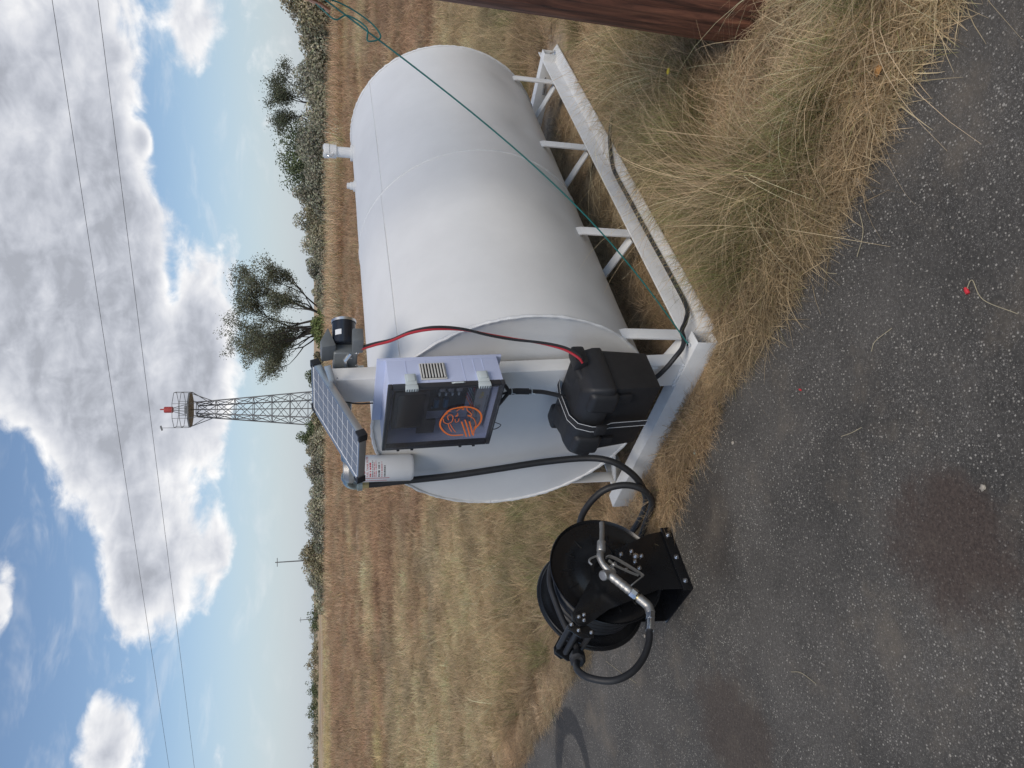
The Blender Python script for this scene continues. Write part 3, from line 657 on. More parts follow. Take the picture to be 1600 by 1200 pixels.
# ------------------------------------------------------------------ transfer pump, filter and pipework
def build_pump():
    e = thing('transfer_pump', (.17, .22, 1.33), 'grey cast fuel transfer pump with dark motor behind the solar panel', 'pump')
    mb = MB(); mb.lathe([(.030,-.06),(.030,.125)], (.15,.355,1.365), (0,0,1), 20); mb.build('suction_pipe', GALV, e)
    mb = MB(); mb.lathe([(.041,0),(.041,.03),(.036,.034),(.001,.034)], (.15,.355,1.45), (0,0,1), 20); mb.build('bung', GALV, e)
    mb = MB(); mb.box(.105,.205,.185,.400,1.482,1.575); bd = mb.build('pump_body', CASTG, e, bevel=.012, seg=3)
    mb = MB(); mb.prism([(.120,1.565),(.225,1.595),(.145,1.625),(.105,1.620)], .155, .235, lambda p,q,h:(p,h,q)); mb.build('lever_guard', CASTG, e, bevel=.006)
    mb = MB(); mb.lathe([(.046,0),(.050,.004),(.050,.022),(.046,.024),(.046,.092),(.048,.093),(.048,.104),(.040,.109),(.001,.110)], (.160,.195,1.533), (.86,-.42,0), 32); mt = mb.build('motor', MOTOR, e)
    mb = MB(); ax = Vector((.86,-.42,0)).normalized(); mb.lathe([(.0492,0),(.0492,.011),(.047,.012)], Vector((.160,.195,1.533))+ax*.094, ax, 32); mb.build('motor_end_ring', ALU, mt)
    mb = MB(); mb.lathe([(.0466,0),(.0466,.022)], Vector((.160,.195,1.533))+ax*.032, ax, 32); 
    keep = [f for f in mb.f if len(f) == 4 and all((Vector(mb.v[i])-Vector((.160,.195,1.533))-ax*.043).normalized().dot(Vector((-.45,-.72,.53))) > .86 for i in f)]
    mb.f = keep; mb.build('rating_label', CANIST, mt)
    mb = MB(); mb.box(.09,.16,.10,.17,1.463,1.505); mb.build('switch_box', CASTG, e, bevel=.006)
    for k in range(5):
        mb = MB(); mb.lathe([(.008,0),(.008,.008),(.004,.009),(.004,.015),(.001,.015)], (.114,.185+.024*k,1.485+.022*(k%3)), (-1,-.2,0), 6); mb.build('bolt', ZINC, e)
    mb = MB(); mb.tube([(.108,.19,1.51),(.095,.215,1.53),(.10,.25,1.525)], .008, 8); mb.build('nozzle_hook', ZINC, e)
    # outlet run to the filter head and the elbow
    mb = MB(); mb.tube([(.14,.30,1.522),(.10,.42,1.518),(.06,.60,1.515),(.05,.79,1.512)], .021, 16); mb.build('outlet_pipe', GALV, e)
    mb = MB(); mb.lathe([(.045,0),(.064,.008),(.064,.030),(.046,.052),(.001,.054)], (.05,.865,1.468), (0,0,1), 28); mb.build('filter_head', CASTAL, e)
    mb = MB(); pts = [(.05,.90,1.500),(.05,.945,1.500)]+[(.05,.945+.045*math.sin(t),1.455+.045*math.cos(t)) for t in np.linspace(0,math.pi/2,7)]+[(.05,.990,1.43)]
    mb.tube(pts, .0225, 16); el = mb.build('elbow', GALV, e)
    mb = MB(); mb.lathe([(.0285,0),(.0285,.020)], (.05,.935,1.500), (0,-1,0), 16); mb.build('elbow_collar', GALV, el)
    mb = MB(); mb.lathe([(.0285,0),(.0285,.022)], (.05,.990,1.452), (0,0,-1), 16); mb.build('elbow_collar', GALV, el)
    mb = MB(); mb.lathe([(.0185,0),(.0185,.030)], (.05,.990,1.430), (0,0,-1), 8); mb.build('hose_barb', BRASS, el)
    f = thing('fuel_filter', (.05, .865, 1.20), 'white spin-on canister fuel filter with red printed label', 'filter')
    rr = .062
    mb = MB(); mb.lathe([(.001,0),(.035,.001),(.055,.006),(rr,.018),(rr,.262),(.058,.267),(.001,.2675)], (.05,.865,1.20), (0,0,1), 48); cn = mb.build('canister', CANIST, f)
    # print wraps round the can on the side towards the paving
    th0 = math.atan2(-1.80-.865, -1.95-.05)
    def wrap(x, y, h): t = th0+x/rr; return (.05+(rr+h)*math.cos(t), .865+(rr+h)*math.sin(t), 1.20+y)
    # x grows to the right as seen from outside when the angle grows
    def line(s, size, x, y, m=RED, nm='lettering'): text_mesh(s, size, lambda p,q,h: wrap(p+x, q+y, h+.0004), nm, m, cn)
    line('FUEL TANK FILTER', .0125, -.041, .212)
    def dashes(y, h, x0, x1, m, seed):       # lines of print too small to read
        rs = random.Random(seed); x = x0; mb = MB()
        while x < x1:
            w = rs.uniform(.35,1.5)*h; mb.add([wrap(x,y,.0005),wrap(min(x+w,x1),y,.0005),wrap(min(x+w,x1),y+h*rs.uniform(.75,1),.0005),wrap(x,y+h,.0005)], [(0,1,2,3)]); x += w+h*rs.choice((.3,.3,.9))
        mb.build('print_line', m, cn)
    for k,(y,h,x1,m) in enumerate(((.243,.0085,-.012,INK),(.200,.0072,.030,RED),(.191,.0042,.038,INK),(.184,.0042,.030,RED),(.176,.0042,.036,RED),(.161,.0078,.026,INK),(.150,.0042,.030,RED),(.136,.0066,.012,INK))): dashes(y,h,-.041,x1,m,40+k)
    mb = MB(); n = 14
    vs = []
    for k in range(n+1):
        y = .128+.125*k/n; vs += [wrap(-.069, y, .0005), wrap(-.047, y-.012 if k in (0,) else y, .0005)]
    mb.add(vs, [(2*k,2*k+1,2*k+3,2*k+2) for k in range(n)]); bn = mb.build('red_banner', RED, cn)
    mb = MB(); rs = random.Random(3); y = .146
    while y < .238:
        h = rs.uniform(.004,.008); mb.add([wrap(-.064,y,.0012),wrap(-.0525,y,.0012),wrap(-.0525,y+h,.0012),wrap(-.064,y+h,.0012)], [(0,1,2,3)]); y += h+.0032
    mb.build('banner_print', CANIST, cn)
    mb = MB()
    for s in range(24):
        t0, t1 = 2*math.pi*s/24, 2*math.pi*(s+1)/24
        mb.add([wrap(-.018+.010*math.cos(t0), .236+.010*math.sin(t0), .0005), wrap(-.018+.0078*math.cos(t0), .236+.0078*math.sin(t0), .0005), wrap(-.018+.0078*math.cos(t1), .236+.0078*math.sin(t1), .0005), wrap(-.018+.010*math.cos(t1), .236+.010*math.sin(t1), .0005)], [(0,1,2,3)])
    mb.build('round_mark', RED, cn)
build_pump()

# ------------------------------------------------------------------ hose reel, hoses and nozzle
RA, RZ, RB0, RB1 = -.500, .368, .958, 1.205
def build_reel():
    e = thing('hose_reel', (-.49, 1.08, 0), 'black steel spring hose reel standing on the asphalt edge', 'hose reel')
    ax = (0,1,0)
    for b, s in ((RB0,1),(RB1,-1)):          # pressed side discs with rolled rims
        mb = MB(); prof = [(.055,.000),(.120,.0),(.140,s*.012),(.205,s*.012),(.225,s*.002),(.250,s*.0),(.2605,-s*.004),(.264,-s*.010),(.262,-s*.014),(.256,-s*.008),(.248,s*.004),(.222,s*.006),(.204,s*.016),(.138,s*.016),(.118,s*.004),(.055,s*.004)]
        org = Vector((RA,b,RZ)); u = Vector((1,0,0)); w = Vector((0,0,1)); n = 72; vs = []
        for r,h in prof: vs += [org+Vector((0,h,0))+(u*math.cos(2*math.pi*k/n)+w*math.sin(2*math.pi*k/n))*r for k in range(n)]
        m = len(prof); mb.add(vs, [(i*n+k, i*n+(k+1)%n, ((i+1)%m)*n+(k+1)%n, ((i+1)%m)*n+k) for i in range(m) for k in range(n)])
        d = mb.build('side_disc', BLACKP, e)
        for k in range(14):                  # stamped ribs
            t = 2*math.pi*k/14+.1; c, s2 = math.cos(t), math.sin(t)
            mb = MB(); mb.bar((RA+c*.150, b-s*.0005+s*.0105, RZ+s2*.150), (RA+c*.198, b+s*.0105, RZ+s2*.198), .007, .005, (0,1,0)); mb.build('stamped_rib', BLACKP, d, bevel=.002)
    mb = MB(); mb.lathe([(.125,0),(.125,RB1-RB0-.01)], (RA,RB0+.005,RZ), ax, 48); mb.build('drum', BLACKP, e)
    poly = [(-.335,.006),(-.352,.12),(-.425,.325),(-.510,.430),(-.712,.598),(-.742,.602),(-.768,.578),(-.765,.548),(-.705,.425),(-.632,.16),(-.640,.006)]
    for b0_, b1_ in ((.914,.920),(1.238,1.244)):
        mb = MB(); mb.prism(poly, b0_, b1_, lambda p,q,h:(p,h,q)); mb.build('stand_plate', BLACKP, e, bevel=.0015)
    mb = MB(); mb.box(-.648,-.328,.905,1.250,0.,.006); mb.build('base_plate', BLACKP, e, bevel=.0015)
    mb = MB(); mb.box(-.650,-.326,.9045,.9125,.0062,.050); mb.build('base_flange', BLACKP, e, bevel=.003)
    mb = MB(); mb.lathe([(.085,0),(.085,.012),(.060,.020),(.060,.036)], (RA+.03,.9205,RZ-.06), ax, 32); mb.build('spring_housing', BLACKP, e)
    mb = MB(); mb.lathe([(.022,0),(.022,.36)], (RA,.900,RZ), ax, 20); mb.build('axle', BLACKP, e)
    mb = MB(); mb.lathe([(.034,0),(.034,.05),(.020,.052),(.020,.075)], (RA,1.246,RZ), ax, 20); mb.build('inlet_swivel', ZINC, e)
    def bolt(a,b,z,r=.0085):
        mb = MB(); mb.lathe([(r*1.5,0),(r*1.5,.0016),(r,.0018),(r,.008),(r*.6,.0085),(r*.6,.014),(.0005,.0145)], (a,b,z), (0,-1,0), 6); mb.build('bolt', ZINC, e)
    for a,z in ((-.368,.027),(-.487,.027),(-.607,.027)): bolt(a,.9043,z)
    for a,z in ((-.436,.235),(-.463,.193),(-.489,.234),(-.523,.223),(-.447,.290),(-.528,.290)): bolt(a,.9138,z,.007)
    bolt(-.461,.9138,.221,.0105)
    mb = MB(); mb.prism([(-.733+.030*math.cos(t),.561+.030*math.sin(t)) for t in np.linspace(0,2*math.pi,21)[:-1]], .903,.9137, lambda p,q,h:(p,h,q)); mb.build('pivot_boss', BLACKP, e, bevel=.002)
    for a,z in ((-.731,.575),(-.724,.550),(-.748,.556)): bolt(a,.9028,z,.006)
    # guide rollers across the arm tips
    for a,z,r in ((-.757,.612,.013),(-.785,.588,.013),(-.800,.535,.012)):
        mb = MB(); mb.lathe([(r*.5,0),(r*.5,.012),(r,.013),(r,.215),(r*.5,.216),(r*.5,.232)], (a,.912,z), ax, 14); mb.build('guide_roller', RUBBER, e)
    for y0,y1 in ((.9205,.9265),(1.148,1.154)):
        MB().prism([(-.735,.60),(-.772,.628),(-.815,.580),(-.818,.525),(-.79,.515),(-.755,.55)], y0, y1, lambda p,q,h:(p,h,q)).build('guide_bracket', BLACKP, e, bevel=.0015)
    for a,z in ((-.757,.612),(-.785,.588)): bolt(a,.912,z,.006)
    for a,z in ((-.80,.535),): bolt(a,.912,z,.006)
    # nozzle rest
    mb = MB(); mb.tube([(-.47,.915,.33),(-.46,.87,.345),(-.445,.835,.375),(-.44,.825,.39)], .006, 8); mb.build('nozzle_rest', BLACKP, e)
    # hose wound on the drum, out through the guide and round to the nozzle
    pts = []
    turns = 7; n = 30
    for L_ , (rad, nt) in enumerate(((.145,7),(.173,7),(.200,6))):
        for k in range(nt*n+1):
            t = 2*math.pi*k/n; q = k/(nt*n); q = q if L_ % 2 == 0 else 1-q
            pts.append((RA+rad*math.cos(t), RB0+.030+q*(RB1-RB0-.060), RZ+rad*math.sin(t)))
    h = thing('delivery_hose', (-.49,1.08,.15), 'black rubber hose wound on the reel with loop to the nozzle', 'hose')
    mb = MB(); mb.tube(pts, .0135, 9); mb.build('coil', RUBBER, h)
    mb = MB()
    tops = [[(RA+.19,1.07,RZ+.08),(RA+.13,1.06,RZ+.19),(RA+.02,1.06,RZ+.238),(-.60,1.06,.600),(-.70,1.055,.585),(-.79,1.05,.562)],
            [(RA+.21,1.02,RZ+.02),(RA+.17,1.01,RZ+.14),(RA+.08,1.0,RZ+.215),(-.50,.998,.600),(-.60,1.0,.560),(-.68,1.01,.49),(RA-.20,1.02,RZ+.02)]]
    for s in tops[1:]: mb.tube(spline(s,8), .0135, 9)
    mb.build('top_wrap', RUBBER, h)
    lp = tops[0]+[(-.84,1.035,.570),(-.89,1.00,.600),(-.935,.955,.615),(-.985,.905,.595),(-1.022,.860,.525),(-1.008,.840,.447),(-.958,.838,.378),(-.896,.838,.331),(-.842,.840,.309)]
    mb = MB(); mb.tube(spline(lp,10), .0142, 12); mb.build('loop', RUBBER, h)
    mb = MB(); mb.lathe([(.026,0),(.034,.008),(.034,.044),(.026,.052)], (-.838,1.037,.571), (-.7,-.55,.35), 8); mb.build('stopper', PLASTIC, h)
build_reel()

def build_supply_hose():
    p = [(.05,.990,1.425),(.052,.988,1.35),(.052,.977,1.269),(.05,.946,1.027),(.046,.897,.798),(.040,.842,.565),(.005,.776,.375),(-.045,.738,.28),(-.085,.760,.196),(-.120,.820,.120),(-.150,.920,.060),(-.155,1.05,.035),(-.150,1.20,.030),(-.155,1.36,.045),(-.20,1.43,.12),(-.215,1.40,.24),(-.185,1.24,.335),(-.150,1.08,.362),(-.135,.955,.345),(-.125,.860,.290),(-.135,.815,.200),(-.165,.820,.115),(-.185,.900,.048),(-.20,1.04,.030),(-.24,1.22,.030),(-.33,1.38,.06),(-.45,1.40,.20),(-.50,1.36,.33),(-.50,1.325,.368)]
    q = spline(p, 9)
    mb = MB(); mb.tube(q, .0165, 12)
    solo(mb, 'supply_hose', RUBBER, (-.15,.95,.0), 'thick black rubber hose hanging from the elbow and looping to the reel', 'hose')
build_supply_hose()

def build_nozzle():
    e = thing('fuel_nozzle', (-.55,.84,.30), 'grey cast metal fuel nozzle with trigger hung across the reel', 'nozzle')
    b = .838
    P = lambda a,z,db=0: (a,b+db,z)
    mb = MB(); mb.tube([P(-.322,.372),P(-.36,.381),P(-.43,.404)], [.0118,.012,.012], 14); mb.build('spout', CASTAL, e)
    mb = MB(); mb.tube([P(-.418,.400),P(-.422,.402),P(-.466,.417),P(-.471,.419)], [.016,.0205,.0205,.017], 16); mb.build('spout_sleeve', CASTAL, e)
    mb = MB(); mb.tube(spline([P(-.466,.418),P(-.498,.431),P(-.530,.427),P(-.560,.412),P(-.590,.394)],5), [.0155+.0012*math.sin(k*.5) for k in range(21)], 14); body = mb.build('body', CASTAL, e)
    mb = MB(); mb.lathe([(.019,-.03),(.019,.018),(.0225,.020),(.0225,.036),(.019,.040),(.001,.041)], P(-.578,.415), (-.35,-.25,.9), 18); mb.build('valve_cap', CASTAL, body)
    mb = MB(); pr = []; rd = []
    for k in range(15):
        t = k/14; pr.append(P(-.585-.085*t,.410-.072*t)); rd.append(.0195 if k % 3 else .0212)
    mb.tube(pr, rd, 16); mb.build('grip', CASTAL, e)
    mb = MB(); mb.tube([P(-.668,.340),P(-.672,.337),P(-.690,.322),P(-.694,.318)], [.019,.0235,.0235,.019], 8); mb.build('swivel', ZINC, e)
    mb = MB(); mb.tube([P(-.693,.319),P(-.702,.311)], .0165, 12); mb.build('brass_ring', BRASS, e)
    mb = MB(); mb.tube(spline([P(-.700,.313),P(-.728,.290),P(-.745,.281),P(-.772,.281)],5), .0205, 14); mb.build('swivel_elbow', CASTAL, e)
    mb = MB(); mb.tube([P(-.768,.2805),P(-.800,.292)], .0205, 6); mb.build('hex_fitting', ZINC, e)
    mb = MB(); mb.tube([P(-.799,.2915),P(-.806,.294),P(-.848,.311)], [.0175,.0185,.0180], 14); mb.build('crimp_sleeve', ZINC, e)
    mb = MB(); mb.tube(spline([P(-.488,.440),P(-.500,.476),P(-.515,.487),P(-.530,.478)],5), .0048, 8); mb.build('hang_hook', CASTAL, e)
    def strip(path, w, t, nm):
        mb = MB()
        for p,q in zip(path, path[1:]): mb.bar(p, q, w, t, (0,1,0))
        return mb.build(nm, CASTAL, e)
    strip(spline([P(-.505,.408,-.008),P(-.502,.386,-.01),P(-.535,.338,-.01),P(-.600,.268,-.01),P(-.612,.272,-.01),P(-.640,.320,-.01),P(-.652,.340,-.004)],4), .0045, .018, 'trigger_guard')
    strip(spline([P(-.520,.400,-.01),P(-.545,.380,-.012),P(-.565,.352,-.012),P(-.590,.312,-.012),P(-.604,.285,-.012)],4), .004, .013, 'trigger')
    mb = MB(); mb.lathe([(.008,0),(.008,.03),(.011,.031),(.011,.038),(.001,.039)], P(-.552,.405), (.35,-.15,-.9), 10); mb.build('plunger', ZINC, e)
build_nozzle()

# ------------------------------------------------------------------ cables
def build_cables():
    base = [(.10,.150,1.478),(.095,.120,1.42),(.085,.088,1.36),(.075,.035,1.29),(.062,.000,1.205),(.050,-.008,1.10),(.035,.004,1.0),(.022,.014,.895),(.000,.010,.79),(-.030,.010,.70),(-.062,.022,.645),(-.075,.04,.625)]
    e = thing('battery_leads', (-.07,.04,.62), 'red and black twin battery lead draped down the white tank end', 'cable')
    for s, m, nm in ((1,REDW,'red_lead'),(-1,RUBBER,'black_lead')):
        pts = []
        q = spline(base, 8); n = len(q)
        for i,p in enumerate(q):
            tw = math.sin(i*.09)*1.3; pts.append((p[0]-.0035*s*math.sin(tw)-.004, p[1]+.0048*s*math.cos(tw), p[2]+.003*s*math.sin(tw)))
        mb = MB(); mb.tube(pts, .0052, 8); mb.build(nm, m, e)
    # black leads out of the enclosure bottom, taped together and going to the battery box
    e = thing('control_leads', (-.08,.25,.60), 'bundle of black leads from control box bottom to battery box', 'cable')
    for k, p in enumerate(([(-.09,.15,.957),(-.075,.175,.92),(-.055,.235,.885)],[(-.09,.225,.957),(-.07,.235,.92),(-.055,.238,.885)],[(-.09,.335,.957),(-.075,.29,.92),(-.055,.243,.885)])):
        mb = MB(); mb.tube(spline(p,6), .0075 if k != 1 else .005, 8); mb.build('lead', RUBBER, e)
    mb = MB(); mb.tube(spline([(-.055,.238,.89),(-.053,.236,.85),(-.055,.235,.80)],5), .013, 9); mb.build('taped_joint', RUBBER, e)
    mb = MB(); mb.tube(spline([(-.055,.235,.81),(-.058,.236,.74),(-.07,.245,.67),(-.08,.25,.64)],6), .009, 8); mb.build('lead', RUBBER, e)
    for z in (.875,.79):
        mb = MB(); mb.tube([(-.054+.0145*math.cos(t),.236+.0145*math.sin(t),z) for t in np.linspace(0,2*math.pi,17)], .0016, 5); mb.tube([(-.068,.232,z),(-.078,.226,z-.012)], .0014, 5); mb.build('cable_tie', LATCH, e)
    solo(MB().tube(spline([(-.09,.375,.957),(-.095,.385,.915),(-.095,.400,.895),(-.09,.43,.915),(-.09,.42,.958)],8), .0018, 6), 'thin_wire', INK, (-.09,.40,.90), 'thin grey wire loop under the control box', 'cable')
    # heavy black cable lying in the channel
    pts = [(1.72,-.16,.02),(1.62,-.06,.035),(1.50,.030,.028),(1.385,.046,.026),(1.167,.044,.026),(.793,.042,.026),(.493,.038,.026),(.276,.034,.034),(.18,.030,.075),(.115,.034,.118),(.066,.042,.124),(.030,.058,.140),(.0,.083,.174),(-.012,.139,.201),(-.020,.190,.235),(-.022,.225,.285),(-.03,.25,.305)]
    solo(MB().tube(spline(pts,8), .0105, 9), 'ground_cable', RUBBER, (.5,.04,.012), 'black cable lying along the white skid channel', 'cable')
build_cables()

# ------------------------------------------------------------------ wooden pole at the right with its wires
PB = Vector((1.515, 2.44, 0)); PR = .165
def build_pole():
    e = wempty('utility_pole', tuple(PB), 'thick dark brown weathered wooden utility pole at the right edge', 'pole')
    n, m = 96, 60; vs = []
    for i in range(m+1):
        z = -.15+i/m*6.4; r0 = PR*(1-.018*z)
        for k in range(n):
            t = 2*math.pi*k/n
            g = (float(vnoise(k*.55, z*.35))-.5)*.010+(float(vnoise(k*.9+40, z*.6))-.5)*.005
            vs.append((PB.x+(r0+g)*math.cos(t), PB.y+(r0+g)*math.sin(t), z))
    mb = MB(); mb.add(vs, [(i*n+k, i*n+(k+1)%n, (i+1)*n+(k+1)%n, (i+1)*n+k) for i in range(m) for k in range(n)]+[tuple(range(m*n,(m+1)*n))])
    mt = bpy.data.materials.new('weathered_pole_wood'); mt.use_nodes = True; t = mt.node_tree; b = t.nodes['Principled BSDF']; b.inputs['Roughness'].default_value = .62
    o = t.nodes.new('ShaderNodeTexCoord')
    mp = t.nodes.new('ShaderNodeMapping'); mp.inputs['Scale'].default_value = (1,1,.07); t.links.new(o.outputs['Object'], mp.inputs[0])
    n1 = t.nodes.new('ShaderNodeTexNoise'); n1.inputs['Scale'].default_value = 42; n1.inputs['Detail'].default_value = 8; n1.inputs['Roughness'].default_value = .65; n1.inputs['Distortion'].default_value = .8; t.links.new(mp.outputs[0], n1.inputs['Vector'])
    cr = t.nodes.new('ShaderNodeValToRGB'); cr.color_ramp.elements[0].position = .32; cr.color_ramp.elements[0].color = (.022,.011,.008,1); cr.color_ramp.elements[1].position = .70; cr.color_ramp.elements[1].color = (.30,.125,.068,1)
    x = cr.color_ramp.elements.new(.5); x.color = (.15,.058,.034,1)
    t.links.new(n1.outputs['Fac'], cr.inputs[0]); t.links.new(cr.outputs[0], b.inputs['Base Color'])
    bp = t.nodes.new('ShaderNodeBump'); bp.inputs['Strength'].default_value = .7; bp.inputs['Distance'].default_value = .008; t.links.new(n1.outputs['Fac'], bp.inputs['Height']); t.links.new(bp.outputs[0], b.inputs['Normal'])
    mb.build('shaft', mt, e)
    # green ground wire from the pole to the front beam, with a loop near the pole
    end = W(.035,.045,.112); st = Vector((1.37,2.56,1.66))
    mid = []
    for k in range(25):
        t_ = k/24; p = st.lerp(end, t_); p.z -= .16*math.sin(math.pi*t_)*1.0; mid.append(p)
    w = wempty('ground_wire', tuple(end), 'thin teal ground wire strung from pole across the tank to beam', 'wire')
    mb = MB(); mb.tube(mid, .0030, 6); mb.build('span', TEALW, w)
    up = [(1.37,2.56,1.66),(1.365,2.575,1.72),(1.372,2.575,1.80)]
    mb = MB(); mb.tube(spline(up,6), .0030, 6); mb.build('tail', TEALW, w)
    l = Vector((1.36,2.58,1.60))
    lp = [(1.375,2.565,1.70),(1.30,2.56,1.615),(1.275,2.56,1.575),(1.295,2.56,1.535),(1.262,2.56,1.470),(1.215,2.56,1.465),(1.235,2.56,1.42),(1.285,2.56,1.46),(1.335,2.56,1.56),(1.355,2.57,1.66),(1.37,2.58,1.74)]
    mb = MB(); mb.tube(spline(lp,8), .0028, 6); mb.build('slack_loop', TEALW, w)
    mb = MB(); mb.tube(spline([(1.30,2.555,1.595),(1.325,2.56,1.635),(1.338,2.565,1.68),(1.352,2.57,1.72)],6), [.007+.0015*math.sin(k*1.7) for k in range(19)], 7); mb.build('copper_clamp', COPPER, w)
    mb = MB(); mb.tube([end+Vector((0,0,-.004)), end+Vector((0,0,.006))], .008, 6); mb.build('screw', ZINC, w)
    solo_p = [(1.405,2.310,1.61),(1.395,2.315,1.52),(1.388,2.318,1.46)]
    c = wempty('pole_wire', (1.388,2.318,1.40), 'short teal and red wire tacked along the pole', 'wire')
    mb = MB(); mb.tube(spline([(1.395,2.325,1.62),(1.370,2.338,1.50),(1.362,2.340,1.44)],6), .003, 6); mb.build('teal_end', TEALW, c)
    mb = MB(); mb.tube(spline([(1.362,2.340,1.44),(1.360,2.340,1.40),(1.368,2.335,1.36)],6), .0042, 6); mb.build('red_end', REDW, c)
build_pole()

# ------------------------------------------------------------------ overhead lines
for z, dx, lab in ((6.81, 0, 'upper of two thin overhead power lines crossing the sky'), (5.97, .1, 'lower of two thin overhead power lines crossing the sky')):
    p0 = np.array((26.5+dx, 6.2, z)); p1 = np.array((-70., 59.6, z))
    pts = []
    for k in range(61):
        t = k/60; p = p0+(p1-p0)*t; pts.append((p[0], p[1], z+.0*t+.35*((t-.33)**2-.05)))
    wsolo(MB().tube(pts, .0055, 5), 'power_line', INK, tuple(pts[0]), lab, 'power line', 'overhead power lines')

# ------------------------------------------------------------------ beacon tower
def at(u, v, Y):                         # a place Y metres out in the field, seen there in the upright photograph
    p = R(15.605); d = (v-800)/1110; a = (u-600)/1110; fw = math.cos(p)-d*math.sin(p); dn = math.sin(p)+d*math.cos(p); k = Y/fw
    return Vector((a*k, Y, 1.65-dn*k))
def build_tower():
    Y = 105.; base = at(562, 520, Y); gz = float(height(base.x, base.y)); bx, by = base.x, base.y
    e = wempty('beacon_tower', (bx,by,gz), 'tall steel lattice beacon tower with red light on its platform', 'tower')
    rot = R(20); ztop = at(562, 308, Y).z; zplat = at(562, 297, Y).z
    def corner(k, z):
        f = (z-gz)/(ztop-gz); hw = 2.55*(1-f)+1.0*f
        t = rot+math.pi/4+k*math.pi/2; return Vector((bx+hw*math.cos(t)*1.12, by+hw*math.sin(t)*1.12, z))
    lv = np.linspace(gz-.1, ztop, 8)
    for k in range(4):
        mb = MB(); mb.bar(corner(k,lv[0]), corner(k,lv[-1]), .17, .17); mb.build('leg', STEELD, e)
    for i in range(7):
        for k in range(4):
            k2 = (k+1) % 4
            for p,q in ((corner(k,lv[i]),corner(k2,lv[i+1])),(corner(k2,lv[i]),corner(k,lv[i+1]))):
                mb = MB(); mb.bar(p, q, .075, .075); mb.build('brace', STEELD, e)
            mb = MB(); mb.bar(corner(k,lv[i+1]), corner(k2,lv[i+1]), .09, .09); mb.build('strut', STEELD, e)
    mb = MB(); mb.bar((bx,by,gz),(bx,by,zplat),.14,.14); mb.build('centre_pipe', STEELD, e)
    pr = 2.55
    pc = [Vector((bx+pr*math.cos(rot+k*math.pi/4), by+pr*math.sin(rot+k*math.pi/4), zplat)) for k in range(8)]
    mb = MB(); mb.prism([(p.x,p.y) for p in pc], zplat-.14, zplat+.05, lambda p,q,h:(p,q,h)); mb.build('platform', STEELD, e)
    for k in range(8):
        mb = MB(); mb.bar(pc[k]-Vector((0,0,.1)), corner(k//2, ztop-2.0), .08, .08); mb.build('platform_brace', STEELD, e)
        top = pc[k]+Vector((0,0,1.85))
        mb = MB(); mb.bar(pc[k], top, .06, .06); mb.build('rail_post', STEELD, e)
        for hh in (.95, 1.85):
            mb = MB(); mb.bar(pc[k]+Vector((0,0,hh)), pc[(k+1)%8]+Vector((0,0,hh)), .06, .06); mb.build('rail', STEELD, e)
    for k in range(4):
        t = rot+k*math.pi/2
        mb = MB(); mb.bar((bx+.9*math.cos(t),by+.9*math.sin(t),zplat+.05),(bx+.25*math.cos(t),by+.25*math.sin(t),zplat+2.1),.07,.07); mb.build('beacon_stand', STEELD, e)
    mb = MB(); mb.box(bx-.55,bx+.55,by-.55,by+.55,zplat+.1,zplat+.65); mb.build('equipment_box', STEELD, e, bevel=.05)
    mb = MB(); mb.lathe([(.30,0),(.42,.05),(.42,1.0),(.38,1.12),(.10,1.16)], (bx,by,zplat+2.1), (0,0,1), 16); bc = mb.build('beacon', TOWRED, e)
    mb = MB(); mb.lathe([(.09,0),(.09,.45),(.02,.5)], (bx+.05,by,zplat+3.26), (0,0,1), 8); mb.build('lamp', TOWRED, bc)
    mb = MB(); ap = pc[4]; mb.bar(ap, ap+Vector((0,0,3.6)), .06, .06); mb.bar(ap+Vector((-.35,0,3.3)), ap+Vector((.3,0,3.5)), .12, .2); mb.build('antenna', STEELD, e)
    c = corner(2, (gz+ztop)/2); mb = MB(); mb.bar(c+Vector((-.4,0,0)), c+Vector((-.35,0,5.2)), .08, .08); mb.bar(c+Vector((-.6,0,1.2)), c+Vector((.1,0,1.2)), .05, .05); mb.build('whip_antenna', STEELD, e)
build_tower()

# far utility poles
for u, v0, Y, hh, which in ((325,430,190,10.6,'nearest of the three far utility poles, above the grey shrubs'),(233,468,330,9.0,'middle of the three far utility poles on the open horizon'),(33,480,420,8.0,'leftmost of the three far utility poles on the horizon')):
    p = at(u, 490, Y); gz = float(height(p.x,p.y)); e = wempty('far_utility_pole', (p.x,p.y,gz), which, 'utility pole', 'far utility poles')
    zt = at(u, v0, Y).z
    MB().tube([(p.x,p.y,gz-.2),(p.x,p.y,zt)], [.19,.13], 8).build('shaft', STEELD, e)
    MB().bar((p.x-1.1,p.y,zt-.5),(p.x+1.1,p.y,zt-.5),.14,.16).build('crossarm', STEELD, e)

